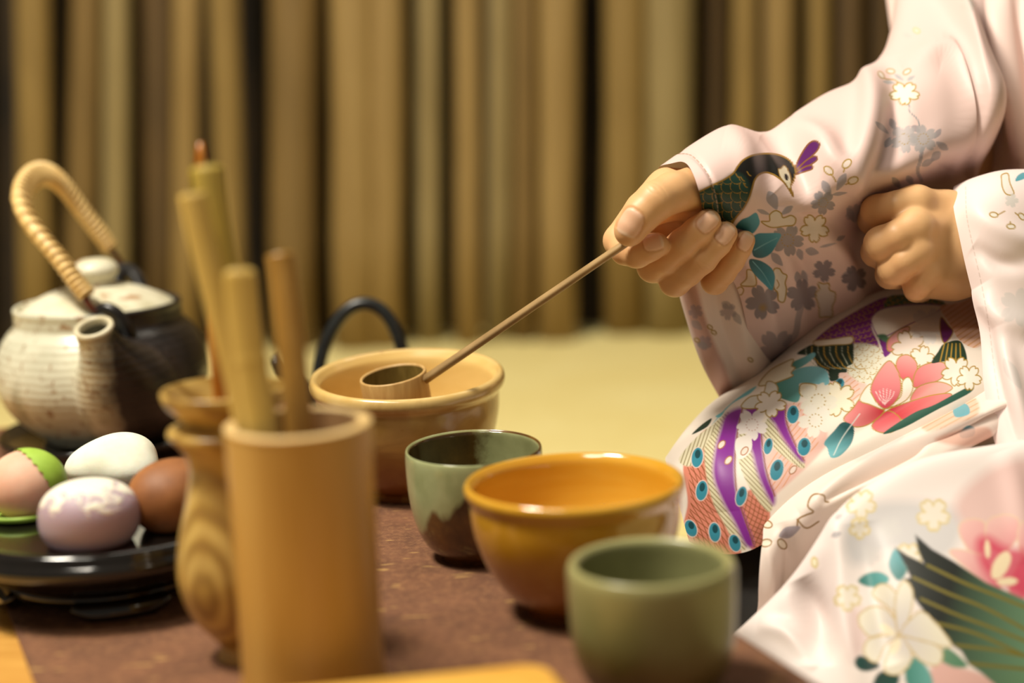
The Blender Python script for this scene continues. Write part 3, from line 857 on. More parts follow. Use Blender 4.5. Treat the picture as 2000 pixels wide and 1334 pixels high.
vroot = empty('wooden_vase', VB, 'turned wooden vase with flared lip and knot standing behind the bamboo holder', 'vase')
lathe('vase_body', prof, VB, vm.m, vroot, seg=84, smooth=150)
pin_ = np.array([(114, 1.0), (104, .97), (92, .93), (74, .89), (62, .84), (58, .7), (60, .3), (50, .1), (.05, .08)]); pin_[:, 0] *= u_; pin_[:, 1] *= VH
lathe('vase_inside', pin_, VB, vm.m, vroot, seg=84, smooth=60)
vd = proj(VB+np.array([0, 0, VH]))[2]
amber = simple('amber_rod', (166, 96, 22), (190, 122, 40), 40, .35, stretch=(1, 1, .2))
pth = np.linspace(at(441, 900, vd+.012), at(391, 278, vd-.012), 24)
rr = np.full(24, 15/FPX*vd); rr[-3:] *= [.9, .7, .35]
tag(tube('stirring_rod', pth, rr, amber, origin=pth[0], seg=14), 'thin amber brown rod standing in the turned wooden vase', 'rod')

# ------------------------------------------------------------------ bamboo holder and its tools
HB = on(617, 1376, Z0); HH = height_to(HB, 826); hd = proj(HB+np.array([0, 0, HH]))[2]; HR = 145/FPX*hd
bm2 = Mat('bamboo_tube', 0.4, Coat_Weight=.15, Coat_Roughness=.3)
X, Y, Zc = bm2.sep(bm2.co()); n1 = bm2.noise(10, 4, vec=bm2.co((3, 3, .35))); n2 = bm2.noise(90, 3, vec=bm2.co((4, 4, .2)))
c = bm2.ramp(n1, [(.3, (178, 130, 52)), (.55, (190, 146, 72)), (.75, (198, 154, 96))])
c = bm2.mix(bm2.ramp(n2, [(.4, 0.0), (.7, .35)]), c, (206, 164, 86)); bm2.color(c)
cut = simple('bamboo_cut', (206, 172, 110), (220, 190, 134), 60, .55)
hroot = empty('bamboo_holder', HB, 'honey coloured bamboo tube holding bamboo tea tools', 'holder')
lathe('tube', [(.004, 0), (HR*.93, 0), (HR*.97, .0015), (HR*.985, .010), (HR*1.01, .0125), (HR*.985, .015), (HR*.975, .05), (HR*.985, HH-.012), (HR*1.0, HH-.001), (HR*.995, HH)], HB, bm2.m, hroot, seg=96, smooth=70)
lathe('cut_rim', [(HR*.995, HH-.0002), (HR*.98, HH+.0003), (HR*.84, HH+.0003), (HR*.825, HH-.0002)], HB, cut, hroot, seg=96)
lathe('tube_inside', [(HR*.825, HH-.0002), (HR*.81, HH*.5), (HR*.80, .014), (.004, .012)], HB, simple('bamboo_inside', (170, 130, 84), (190, 150, 104), 40, .6), hroot, seg=96)

def split_bamboo(name, pts, wpx, label, mat, depth_ratio=.5, tip=1.0, node=None, thick=.22, M=50, turn=0.0, cat='bamboo tool', tipmat=None):
    """half-round bamboo strip following pixel points; wpx = full width"""
    q = curve(np.array(pts, float), M); P = at(q[:, 0], q[:, 1], q[:, 2])
    t = np.gradient(P, axis=0); t /= np.linalg.norm(t, axis=1)[:, None]
    back = np.array([math.sin(turn), math.cos(turn), 0.0])
    side = np.cross(back, t); side /= np.linalg.norm(side, axis=1)[:, None]; bk = np.cross(t, side)
    rr = wpx/2/FPX*q[:, 2]
    s_ = np.linspace(0, 1, M)
    prof_ = np.ones(M)
    prof_ *= np.where(s_ > 1-.05*tip, np.sqrt(np.clip(1-((s_-(1-.05*tip))/(.05*tip+1e-6))**2, .02, 1)), 1) if tip > 0 else 1
    if node: prof_ = prof_*(1+.10*np.exp(-((s_-node)/.008)**2))
    A = np.linspace(-1, 1, 13)*1.25
    out_ = [(math.sin(a_)/math.sin(1.25), -(math.cos(a_)-math.cos(1.25))*depth_ratio) for a_ in A]
    inn_ = [(x_*(1-thick*.6), y_+thick) for x_, y_ in out_[::-1]]
    sec = np.array(out_+inn_)
    V = P[:, None]+(rr*prof_)[:, None, None]*(side[:, None]*sec[:, 0][:, None]+bk[:, None]*sec[:, 1][:, None])
    n_ = len(sec); F = [list(f_) for f_ in grid_faces(M, n_, wrap_n=True)]
    for k_ in range(n_//2-0):
        a_, b_ = k_, n_-1-k_
        if k_+1 <= n_//2-1:
            F.append([a_, a_+1, b_-1, b_]); o_ = (M-1)*n_; F.append([o_+b_, o_+b_-1, o_+a_+1, o_+a_])
    return mesh(name, V.reshape(-1, 3), F, mat, origin=P[0])
tb = Mat('green_bamboo', 0.42); n1 = tb.noise(14, 4, vec=tb.co((5, 5, .5)))
tb.color(tb.ramp(n1, [(.3, (176, 150, 58)), (.6, (190, 164, 78)), (.8, (162, 148, 54))]))
tb2 = Mat('pale_bamboo', 0.45); n1 = tb2.noise(14, 4, vec=tb2.co((5, 5, .5)))
tb2.color(tb2.ramp(n1, [(.3, (190, 156, 72)), (.6, (208, 176, 98)), (.8, (176, 142, 66))]))
tb3 = Mat('brown_bamboo', 0.4); n1 = tb3.noise(10, 4, vec=tb3.co((9, 9, .4)))
tb3.color(tb3.ramp(n1, [(.3, (120, 80, 26)), (.55, (168, 126, 56)), (.75, (190, 150, 84))]))
tag(split_bamboo('bamboo_spoon', [(536, 1000, hd+.018), (500, 790, hd+.016), (455, 610, hd+.014), (420, 440, hd+.012), (402, 318, hd+.010)], 66,
    'tallest greenish bamboo spoon leaning left in the bamboo tube', tb.m, .8, tip=.35), 'tallest greenish bamboo spoon leaning left in the bamboo tube', 'bamboo tool', 'bamboo tools in the holder')
tag(split_bamboo('bamboo_spoon', [(512, 1000, hd+.004), (478, 800, hd+.002), (438, 640, hd), (396, 480, hd-.002), (374, 372, hd-.004)], 54,
    '', tb2.m, .7, tip=.35), 'yellow bamboo spoon in front of the tallest one, leaning left', 'bamboo tool', 'bamboo tools in the holder')
tag(split_bamboo('tea_scoop', [(534, 1000, hd-.010), (514, 850, hd-.012), (492, 720, hd-.014), (476, 610, hd-.016), (467, 520, hd-.018)], 66,
    '', tb2.m, .55, tip=1.1, node=.53), 'broad bamboo scoop with rounded tip and a node, at the front of the tube', 'bamboo tool', 'bamboo tools in the holder')
tag(split_bamboo('tea_scoop', [(598, 1000, hd+.004), (584, 830, hd+.004), (570, 690, hd+.004), (556, 560, hd+.004), (546, 492, hd+.004)], 56,
    '', tb3.m, .9, tip=.35), 'brown striped bamboo scoop standing upright on the right in the tube', 'bamboo tool', 'bamboo tools in the holder')
# ------------------------------------------------------------------ kneeling guest in a printed kimono
def pat(px, py, d): return at(px, py, np.asarray(d, float)*PD)
PB = np.array([.30, 1.10, 0.0])
guest = empty('person', PB, 'person in a pale pink kimono printed with peacocks and blossoms, kneeling and holding the ladle', 'person')

satin = Mat('kimono_satin', 0.46, Specular_IOR_Level=0.32)
at_ = satin.n('ShaderNodeVertexColor', layer_name='print'); satin.color(at_.outputs[0])
n1 = satin.noise(900, 2); satin.bump(n1, 0.04, 0.0004)

def loft(cols, M, N):
    """cloth surface through control columns of (px, py, depth); M samples across columns, N down them"""
    C = np.array(cols, float)
    G = np.einsum('ma,nb,abk->mnk', spl(C.shape[0], M), spl(C.shape[1], N), C)
    return G, pat(G[..., 0], G[..., 1], G[..., 2])

def normals(P):
    du = np.gradient(P, axis=0); dv = np.gradient(P, axis=1)
    n = np.cross(du, dv); n /= np.linalg.norm(n, axis=-1)[..., None]+1e-12
    view = P-CM[:3, 3]
    s = np.sign(-(n*view).sum(-1)); s[s == 0] = 1
    # keep one consistent side: the one that mostly faces the room
    if s.mean() < 0: n = -n
    return n

def folds(G, P, items):
    """raise ridges (or press valleys) along lines of the cloth: (points, half width px, height m)"""
    n = normals(P); q = G[..., :2].reshape(-1, 2); D = np.zeros(len(q))
    for pts, wd, amp in items:
        L = smooth_open(pts, 6); i = np.where(((q > L.min(0)-3*wd) & (q < L.max(0)+3*wd)).all(1))[0]
        for k in range(0, len(i), 20000):
            ii = i[k:k+20000]; A_, B_ = L[:-1], L[1:]; ab = B_-A_
            t_ = np.clip(((q[ii][:, None]-A_)*ab).sum(2)/((ab**2).sum(1)+1e-9), 0, 1)
            dd = np.sqrt((((q[ii][:, None]-A_)-t_[..., None]*ab)**2).sum(2)); j = dd.argmin(1); r_ = np.arange(len(ii))
            d = dd[r_, j]; u_ = (j+t_[r_, j])/len(A_)
            fade = np.sin(np.pi*np.clip(u_, 0, 1))**.8        # dies out towards both ends
            D[ii] += amp*fade*np.exp(-(d/wd)**2)
    return P+n*D.reshape(P.shape[:2])[..., None]

def cloth(name, G, P, paint, mat=None):
    return mesh(name, P.reshape(-1, 3), grid_faces(*P.shape[:2]), mat or satin.m, guest, rgb=paint.c)

PINK = (222, 194, 188); WHITE = (244, 234, 224); CREAM = (244, 236, 214)
GREY = (152, 148, 156); TEAL = (62, 146, 164); DTEAL = (24, 70, 76)
PURPLE = (138, 46, 154); BLACK = (26, 24, 20); GREEN = (44, 66, 48)

# ---- right sleeve (the arm that holds the ladle)
def wrapcol(c):
    (x0, y0, d0) = c[0]
    return [(x0+34, y0+110, d0+.062), (x0+14, y0+36, d0+.042)]+list(c)
S = [
 [(1286, 328, .980), (1312, 319, .955), (1343, 322, .934), (1366, 378, .924), (1378, 440, .950), (1405, 510, .972), (1440, 565, .984), (1462, 655, 1.000), (1480, 745, 1.040)],
 [(1340, 290, .984), (1358, 293, .956), (1382, 316, .934), (1402, 374, .926), (1412, 436, .946), (1435, 505, .968), (1466, 570, .982), (1488, 655, 1.000), (1505, 735, 1.042)],
 [(1402, 252, .990), (1412, 266, .962), (1428, 304, .940), (1442, 370, .932), (1450, 432, .944), (1470, 502, .966), (1496, 575, .984), (1518, 650, 1.006), (1536, 720, 1.05)],
 [(1440, 249, .996), (1450, 268, .968), (1466, 306, .946), (1482, 368, .938), (1490, 430, .946), (1508, 500, .966), (1530, 572, .986), (1550, 645, 1.012), (1568, 705, 1.06)],
 [(1488, 260, 1.003), (1496, 282, .980), (1508, 320, .962), (1520, 372, .948), (1530, 430, .948), (1545, 500, .966), (1562, 570, .988), (1582, 635, 1.018), (1600, 690, 1.068)],
 [(1568, 210, 1.02), (1578, 235, .990), (1592, 282, .963), (1604, 350, .948), (1608, 415, .952), (1618, 490, .980), (1640, 560, 1.008), (1662, 615, 1.04), (1680, 650, 1.085)],
 [(1636, 172, 1.035), (1645, 200, 1.00), (1654, 256, .970), (1662, 325, .952), (1662, 385, .962), (1668, 460, 1.002), (1688, 530, 1.030), (1710, 590, 1.06), (1730, 620, 1.10)],
 [(1691, 150, 1.045), (1700, 172, 1.008), (1710, 235, .976), (1718, 305, .958), (1718, 368, .970), (1716, 420, 1.024), (1735, 500, 1.050), (1755, 560, 1.07), (1775, 600, 1.10)],
 [(1728, 96, 1.065), (1750, 128, 1.025), (1775, 190, .996), (1795, 262, .978), (1802, 330, .976), (1800, 378, 1.036), (1808, 440, 1.060), (1820, 510, 1.075), (1840, 570, 1.10)],
 [(1746, 26, 1.085), (1788, 68, 1.045), (1828, 130, 1.012), (1856, 205, .996), (1868, 275, .992), (1858, 335, 1.012), (1862, 400, 1.060), (1876, 470, 1.075), (1890, 540, 1.10)],
 [(1762, -60, 1.10), (1828, 4, 1.060), (1875, 90, 1.026), (1902, 170, 1.006), (1908, 245, 1.000), (1886, 318, 1.014), (1890, 380, 1.060), (1900, 450, 1.075), (1920, 520, 1.09)],
 [(1790, -130, 1.12), (1868, -40, 1.056), (1912, 60, 1.018), (1936, 150, 1.000), (1938, 230, 1.000), (1908, 318, 1.020), (1906, 370, 1.064), (1915, 440, 1.078), (1940, 510, 1.09)],
 [(1800, -130, 1.15), (1874, -40, 1.085), (1918, 60, 1.058), (1942, 150, 1.046), (1943, 230, 1.048), (1914, 320, 1.058), (1912, 372, 1.076), (1920, 442, 1.084), (1945, 512, 1.095)],
]
S = [wrapcol(c) for c in S]
G, P = loft(S, 430, 560)
P = folds(G, P, [
 ([(1690, 100), (1704, 190), (1690, 280), (1650, 380)], 26, .010),
 ([(1735, 110), (1750, 210), (1730, 310), (1680, 390)], 22, -.008),
 ([(1760, 130), (1840, 95), (1885, 140), (1895, 240), (1850, 330)], 24, .008),
 ([(1540, 240), (1600, 270), (1640, 330), (1700, 372)], 24, .007),
 ([(1490, 262), (1540, 300), (1570, 360), (1580, 420)], 24, -.005),
 ([(1415, 262), (1460, 275), (1510, 330), (1530, 400)], 22, .004),
 ([(1520, 370), (1570, 430), (1630, 440), (1700, 400)], 24, -.006),
 ([(1430, 470), (1490, 560), (1515, 700)], 20, .006),
 ([(1540, 470), (1590, 560), (1600, 660)], 20, -.006),
 ([(1600, 430), (1650, 520), (1680, 610)], 20, .006),
 ([(1318, 298), (1352, 303), (1387, 343), (1402, 395), (1408, 440)], 5, -.0014),
 ([(1905, -40), (1935, 60), (1948, 160), (1940, 250), (1890, 345)], 12, .006),
])
pt = Paint(proj(P.reshape(-1, 3)), PINK)
# blossoms higher on the sleeve
pt.frame(1400, 0, 3.177)
for a, b, wd in (((1020, 440), (990, 430), 3),): pass
pt.stroke([(1010, 470), (1050, 490), (1100, 495), (1130, 515)], 2.2, GOLD)
for c, an in (((1020, 465), .9), ((1078, 442), .1), ((1180, 445), -.5)): pt.ell(c, 26, 14, an, WHITE, .8, line=GOLD, lw=2)
for a, b in (((1030, 505), (1110, 515)), ((1100, 460), (1160, 500)), ((1180, 500), (1230, 470))): pt.leaf(a, b, 14, (168, 174, 178), .8)
pt.flower((1165, 578), 92, (248, 240, 222), 1, .3, line=GOLD, lw=2.6, sx=1.05, sy=.8)
pt.stroke([(1192, 650), (1200, 695), (1240, 735), (1258, 780)], 2.2, (140, 150, 156))
for a, b, wd in (((985, 755), (1065, 830), 20), ((1075, 735), (1110, 810), 24), ((1210, 780), (1260, 820), 24), ((1390, 800), (1350, 860), 20), ((1435, 930), (1360, 880), 26), ((1045, 915), (1080, 850), 24), ((1385, 940), (1330, 1000), 30), ((1270, 1030), (1350, 985), 24), ((1090, 1100), (1140, 1170), 24), ((1180, 1090), (1220, 1150), 24)):
    pt.leaf(a, b, wd, GREY, .75)
pt.stroke([(1275, 920), (1262, 1000), (1245, 1060), (1270, 1120)], 7, GREY, .75)
pt.flower((1165, 862), 92, (186, 180, 182), .85, .2, dots=GOLD)
pt.flower((1282, 862), 92, (180, 174, 176), .85, .7, dots=GOLD)
pt.flower((1560, 20), 60, (200, 204, 196), .6)
pt.ell((1240, 190), 22, 13, .5, WHITE, .4, line=(220, 200, 120), lw=2); pt.leaf((1150, 210), (1210, 230), 16, (200, 200, 196), .6)
# peacock on the cuff
pt.frame(1340, 250, 3.605)
neck = [(60, 470), (110, 440), (190, 400), (262, 366), (330, 320), (362, 272), (402, 226), (470, 192), (560, 180), (640, 186), (710, 214), (752, 255), (770, 310), (757, 370), (738, 412), (754, 480), (724, 432), (690, 384), (650, 350), (610, 326), (560, 313), (512, 330), (482, 370), (464, 430), (440, 500), (400, 572), (350, 632), (310, 690), (250, 730), (180, 700), (100, 560)]
pt.poly(neck, (22, 20, 16), line=(150, 112, 40), lw=3.0)
pt.poly([(60, 470), (110, 440), (190, 400), (262, 366), (330, 320), (400, 340), (450, 420), (440, 500), (400, 572), (350, 632), (310, 690), (250, 730), (180, 700), (100, 560)], (40, 74, 62), .85, soft=6)
pt.scales([(60, 470), (110, 440), (190, 400), (262, 366), (320, 335), (390, 350), (430, 420), (430, 500), (400, 572), (350, 632), (310, 690), (250, 730), (180, 700), (100, 560)], 92, (164, 124, 46), ang=.75, wd=2.6, stem=False)
for c in ((350, 322), (385, 345), (430, 308), (405, 390)): pt.stroke([c, (c[0]+14, c[1]+22), (c[0]+26, c[1]+28)], 2, (150, 112, 40))
pt.poly(neck, (22, 20, 16), 0, line=(150, 112, 40), lw=3.0)
pt.poly([(650, 292), (668, 285), (690, 264), (712, 285), (732, 335), (738, 390), (728, 432), (700, 392), (664, 345)], (226, 214, 186), line=(150, 112, 40), lw=2)
pt.ell((706, 346), 13, 25, -.25, BLACK)
pt.stroke([(735, 400), (742, 440), (754, 480)], 2.4, (150, 112, 40))
for q in ([(772, 275), (800, 205), (850, 125), (890, 93), (925, 96), (940, 122), (918, 165), (860, 222), (790, 285)], [(778, 300), (830, 242), (880, 206), (915, 200), (922, 224), (888, 252), (830, 284)], [(776, 325), (805, 292), (850, 268), (886, 264), (888, 288), (840, 306)]):
    pt.poly(q, (92, 22, 100), line=(132, 84, 40), lw=3)
# blossoms around the peacock
for c, an in (((1003, 300), .7), ((1132, 252), -.8), ((1175, 370), -.4)): pt.ell(c, 38, 24, an, (240, 226, 214), .7, line=GOLD, lw=2.6)
for q in ([(1020, 325), (1040, 350), (1055, 378)], [(1115, 280), (1110, 310)], [(1150, 385), (1125, 398)]): pt.stroke(q, 2.6, GOLD)
for a, b, wd in (((580, 445), (640, 575), 46), ((500, 575), (590, 610), 18), ((750, 550), (670, 610), 26), ((960, 370), (1020, 480), 34), ((1125, 320), (1060, 440), 34), ((1030, 470), (1135, 455), 16), ((900, 470), (960, 500), 30), ((1140, 560), (1180, 660), 30), ((840, 860), (935, 880), 34), ((790, 850), (815, 930), 30), ((940, 840), (1060, 810), 12), ((1060, 790), (1120, 760), 20), ((600, 880), (680, 970), 34), ((1100, 1040), (1180, 1010), 22), ((780, 1010), (800, 1120), 30), ((820, 1000), (850, 1100), 26), ((250, 1220), (330, 1290), 30)):
    pt.leaf(a, b, wd, GREY, .8)
pt.flower((965, 525), 90, (154, 147, 151), .9, .4, dots=GOLD); pt.flower((715, 790), 118, (151, 144, 147), .9, .1, dots=GOLD)
pt.flower((540, 1225), 128, (140, 133, 139), .9, .5); pt.ell((540, 1265), 22, 22, 0, GOLD, .7, soft=5)
pt.flower((820, 1180), 120, (139, 130, 137), .9, .9); pt.flower((970, 1005), 84, (132, 123, 132), .9, .2)
pt.flower((1185, 1060), 96, (123, 114, 123), .9, .6); pt.flower((1185, 600), 70, (168, 160, 166), .6, .1)
pt.stroke([(810, 1260), (790, 1340), (770, 1450), (700, 1520)], 12, (160, 150, 156), .7)
pt.flower((640, 1560), 150, (150, 140, 148), .7, .3); pt.flower((600, 1720), 120, (150, 142, 150), .6, .3)
pt.poly([(530, 660), (586, 655), (590, 610), (630, 582), (668, 600), (684, 632), (738, 616), (772, 640), (758, 682), (700, 690), (600, 700)], (236, 220, 204), line=GOLD, lw=2.6)
pt.flower((905, 705), 104, (236, 222, 208), 1, .35, line=GOLD, lw=2.6)
pt.poly([(616, 1003), (655, 990), (680, 1022), (710, 1040), (698, 1090), (706, 1140), (690, 1222), (650, 1214), (645, 1160), (618, 1120)], (234, 222, 208), line=GOLD, lw=2.6)
pt.stroke([(640, 1070), (655, 1105), (640, 1130)], 2, GOLD)
pt.poly([(385, 1105), (425, 1060), (430, 1000), (472, 1010), (492, 1060), (490, 1108), (440, 1115)], (236, 224, 206), line=GOLD, lw=2.6)
pt.poly([(330, 1160), (380, 1120), (405, 1140), (385, 1175)], (240, 216, 206), line=GOLD, lw=2.4)
pt.poly([(915, 1160), (938, 1135), (932, 1090), (968, 1098), (1005, 1095), (1012, 1140), (1048, 1160), (1050, 1210), (1030, 1260), (1030, 1325), (980, 1330), (940, 1330), (935, 1260), (918, 1210)], (222, 208, 200), line=GOLD, lw=2.6)
for q, dr in (([(350, 700), (385, 650), (440, 625), (490, 596), (512, 632), (516, 680), (470, 742), (420, 726)], ((350, 720), (500, 610))),
              ([(462, 780), (500, 745), (560, 740), (665, 745), (642, 810), (600, 880), (540, 915), (478, 905), (462, 850)], ((470, 890), (640, 760))),
              ([(448, 925), (510, 930), (570, 960), (612, 1002), (626, 1060), (605, 1142), (550, 1100), (490, 1040), (450, 980)], ((450, 930), (610, 1130)))):
    pt.poly(q, (28, 84, 92), to=(84, 164, 186), dirn=dr)
pt.stroke([(480, 860), (560, 815), (640, 775)], 1.6, (120, 180, 196)); pt.stroke([(470, 940), (540, 1020), (600, 1120)], 1.6, (120, 180, 196))
# hem stitching along the cuff
pt.frame(0, 0, 1.0)
st_ = smooth_open([(1318, 300), (1352, 305), (1385, 345), (1400, 395), (1406, 440), (1425, 500)], 24)
for k in range(0, len(st_)-3, 5): pt.stroke(st_[k:k+4], 2.0, (170, 142, 122), .9, smooth=False)
cloth('kimono_sleeve', G, P, pt)

# ---- inner layer of the hanging sleeve, seen left of it
S2 = [
 [(1310, 500, .996), (1325, 570, 1.000), (1345, 640, 1.006), (1372, 715, 1.014), (1404, 775, 1.03), (1412, 800, 1.05)],
 [(1345, 500, .984), (1362, 568, .988), (1384, 640, .996), (1410, 715, 1.006), (1434, 768, 1.03), (1440, 795, 1.05)],
 [(1375, 500, .990), (1394, 566, .994), (1414, 640, 1.000), (1436, 710, 1.012), (1456, 760, 1.03), (1460, 790, 1.05)],
 [(1420, 500, .982), (1440, 564, .988), (1456, 640, .996), (1472, 710, 1.008), (1484, 752, 1.03), (1486, 785, 1.05)],
 [(1470, 500, 1.0), (1490, 570, 1.006), (1500, 640, 1.014), (1510, 700, 1.03), (1520, 745, 1.05), (1522, 780, 1.06)],
]
G, P = loft(S2, 130, 170)
pt = Paint(proj(P.reshape(-1, 3)), (238, 220, 208)).frame(1300, 560, 3.924)
pt.poly([(60, -200), (180, -200), (260, 60), (300, 220), (370, 420), (470, 650), (520, 860), (400, 860), (260, 500), (160, 200)], (214, 168, 152), .9, soft=5)
for c, r in (((230, 190), 60), ((480, 190), 70), ((300, 430), 60)): pt.flower(c, r, (150, 140, 148), .6, .4)
for a, b in (((430, 120), (520, 170)), ((520, 200), (580, 290)), ((200, 260), (280, 330)), ((240, 430), (330, 470))): pt.leaf(a, b, 34, (160, 156, 156), .6)
for c in ((340, 310), (370, 350), (240, 410), (650, 560)): pt.ell(c, 22, 14, .6, (230, 210, 180), .6, line=GOLD, lw=2.2)
cloth('sleeve_lining', G, P, pt)

# ---- bodice behind the arms
Bd = []
for x0, dd in ((1730, 1.16), (1800, 1.13), (1870, 1.105), (1920, 1.085), (1960, 1.062), (2000, 1.058), (2060, 1.05), (2150, 1.05), (2260, 1.09), (2330, 1.16)):
    Bd.append([(x0-30, -220, dd+.04), (x0-10, -90, dd+.02), (x0+6, 30, dd), (x0+22, 160, dd-.012), (x0+26, 300, dd-.012), (x0+14, 430, dd), (x0+10, 620, dd+.005)])
G, P = loft(Bd, 260, 260)
P = folds(G, P, [([(1925, -60), (1958, 60), (1980, 180), (1986, 320)], 16, .012), ([(1985, -60), (2000, 80), (2030, 240)], 18, -.007), ([(2045, -60), (2060, 120), (2075, 300)], 26, .008), ([(1900, 0), (1930, 120), (1950, 260)], 14, -.006)])
pt = Paint(proj(P.reshape(-1, 3)), (230, 204, 196))
cloth('kimono_bodice', G, P, pt)

# ---- left sleeve, nearer the camera
L = []
base = [(1868, 366, 1.02), (1862, 368, .990), (1862, 402, .968), (1871, 450, .957), (1886, 520, .951), (1901, 582, .948), (1914, 660, .940), (1920, 740, .930), (1934, 830, .920), (1964, 930, .912), (2004, 1020, .906), (2040, 1090, .90)]
for k, (dx, dy, dd) in enumerate(((0, 0, 0), (24, -12, -.008), (52, -22, -.013), (95, -32, -.014), (150, -34, -.010), (230, -34, .0), (330, -30, .02), (420, -20, .06))):
    L.append([(x+dx*(1.0), y+dy*(1 if j < 3 else max(0, 1-(j-2)*.3)), d+dd) for j, (x, y, d) in enumerate(base)])
G, P = loft(L, 190, 380)
P = folds(G, P, [([(1890, 395), (1940, 440), (2000, 470), (2060, 480)], 22, .004), ([(1900, 480), (1950, 510), (2010, 520)], 18, -.004), ([(1910, 560), (1950, 620), (2010, 650)], 22, .005),
                 ([(1925, 600), (1945, 720), (1975, 840), (2020, 960)], 16, -.004), ([(1950, 640), (1980, 760), (2010, 860)], 18, .005)])
pt = Paint(proj(P.reshape(-1, 3)), (236, 218, 214))
pt.frame(1640, 320, 4.17)
pt.poly([(1320, 90), (1370, 80), (1385, 150), (1405, 200), (1420, 240), (1390, 255), (1350, 240), (1325, 190), (1318, 130)], (240, 228, 220), line=GOLD, lw=2.4)
pt.flower((1400, 300), 60, (216, 212, 206), .8)
for c, an in (((1255, 415), .2), ((1485, 430), .8), ((1395, 510), .1)): pt.ell(c, 34, 20, an, (244, 236, 224), .8, line=GOLD, lw=2.4)
for q in ([(1290, 415), (1345, 385)], [(1430, 400), (1455, 420)], [(1390, 470), (1388, 490)]): pt.stroke(q, 2.4, GOLD)
pt.poly([(1430, 140), (1450, 95), (1500, 70), (1520, 110), (1470, 135)], (80, 160, 176))
pt.frame(0, 0, 1)
st_ = smooth_open([(1886, 365), (1888, 420), (1900, 480), (1918, 560), (1932, 640), (1942, 720), (1954, 800)], 30)
for k in range(0, len(st_)-3, 5): pt.stroke(st_[k:k+4], 1.6, (214, 192, 182), .8, smooth=False)
pt.flower((1990, 600), 40, (214, 212, 210), .5); pt.leaf((1960, 700), (1995, 760), 14, (210, 208, 206), .5)
cloth('kimono_sleeve', G, P, pt)

# ---- skirt over the right thigh with the peacock print
A = [
 [(1318, 905, 1.03), (1302, 892, 1.005), (1301, 905, .985), (1312, 940, .968), (1326, 985, .958), (1338, 1030, .950), (1346, 1058, .946)],
 [(1335, 880, 1.04), (1326, 856, 1.005), (1340, 884, .970), (1360, 934, .948), (1376, 988, .938), (1390, 1044, .932), (1404, 1080, .930)],
 [(1400, 815, 1.05), (1394, 783, 1.018), (1412, 812, .978), (1436, 874, .946), (1455, 940, .930), (1470, 1010, .924), (1484, 1066, .922)],
 [(1475, 765, 1.05), (1478, 732, 1.018), (1495, 765, .988), (1522, 824, .954), (1550, 880, .934), (1572, 930, .926), (1588, 985, .926)],
 [(1565, 690, 1.06), (1570, 654, 1.030), (1590, 690, 1.002), (1620, 750, .968), (1658, 818, .942), (1685, 866, .930), (1700, 920, .930)],
 [(1672, 625, 1.07), (1680, 584, 1.038), (1700, 620, 1.015), (1732, 680, .978), (1770, 750, .950), (1800, 810, .934), (1815, 860, .932)],
 [(1765, 600, 1.075), (1770, 560, 1.045), (1792, 594, 1.026), (1824, 644, .984), (1862, 702, .956), (1890, 762, .938), (1905, 820, .936)],
 [(1850, 602, 1.085), (1856, 566, 1.055), (1876, 598, 1.034), (1906, 642, .990), (1942, 694, .962), (1970, 744, .944), (1985, 800, .942)],
 [(1990, 606, 1.12), (1996, 576, 1.095), (2010, 606, 1.045), (2030, 640, 1.0), (2056, 690, .974), (2080, 740, .955), (2095, 800, .952)],
]
G, P = loft(A, 470, 330)
P = folds(G, P, [([(1560, 900), (1650, 850), (1760, 790), (1880, 720)], 18, -.004), ([(1370, 820), (1400, 900), (1410, 1000)], 30, .003)])
pt = Paint(proj(P.reshape(-1, 3)), (228, 216, 204)).frame(1280, 540, 2.382)
SAL = (222, 138, 116); PPK = (240, 196, 184); BRN = (140, 84, 44); OLV = (132, 112, 64)
pt.poly([(130, 880), (190, 760), (250, 720), (250, 930), (280, 1050), (330, 1150), (400, 1290), (300, 1300), (130, 1230), (150, 1050)], SAL, soft=2)
pt.poly([(380, 1060), (450, 990), (530, 1080), (520, 1180), (490, 1260), (440, 1260), (410, 1130)], SAL, soft=2)
pt.poly([(600, 600), (700, 590), (780, 640), (800, 760), (760, 830), (690, 900), (590, 990), (540, 1020), (520, 900), (500, 760), (560, 700)], PPK, soft=3)
pt.poly([(800, 480), (880, 440), (980, 500), (940, 570), (850, 600), (760, 560)], PPK, .8, soft=3)
for q, an, cl in (([(150, 880), (235, 800), (245, 930), (270, 1050), (320, 1150), (380, 1260), (300, 1280), (150, 1200), (165, 1050)], 1.15, BRN), ([(160, 900), (235, 860), (245, 930), (270, 1050), (320, 1150), (380, 1260), (300, 1280), (150, 1200), (165, 1050)], .75, BRN), ([(390, 1060), (450, 1000), (520, 1090), (490, 1250), (450, 1250), (415, 1130)], .5, BRN), ([(390, 1060), (450, 1000), (520, 1090), (490, 1250), (450, 1250), (415, 1130)], 1.9, BRN), ([(610, 610), (690, 600), (760, 760), (690, 870), (560, 1000), (520, 880), (600, 760)], -.9, (226, 150, 92)), ([(840, 470), (930, 480), (950, 560), (860, 590)], -.8, (226, 150, 92))):
    pt.hatch(q, an, 9, 1.8, cl, .8, bend=2.5)
hb = [(235, 730), (340, 630), (300, 720), (275, 820), (268, 930), (310, 1040), (370, 1150), (425, 1255), (385, 1265), (320, 1150), (268, 1050), (238, 930), (228, 820)]
P1 = [(330, 640), (405, 612), (388, 700), (375, 800), (370, 920), (385, 1030), (420, 1130), (457, 1245), (420, 1250), (370, 1150), (310, 1040), (270, 930), (275, 820), (300, 720)]
P2 = [(425, 745), (492, 722), (500, 800), (520, 920), (557, 1022), (545, 1062), (500, 980), (470, 900), (450, 820)]
P3 = [(535, 645), (602, 590), (612, 680), (642, 760), (692, 857), (660, 845), (600, 765), (560, 695)]
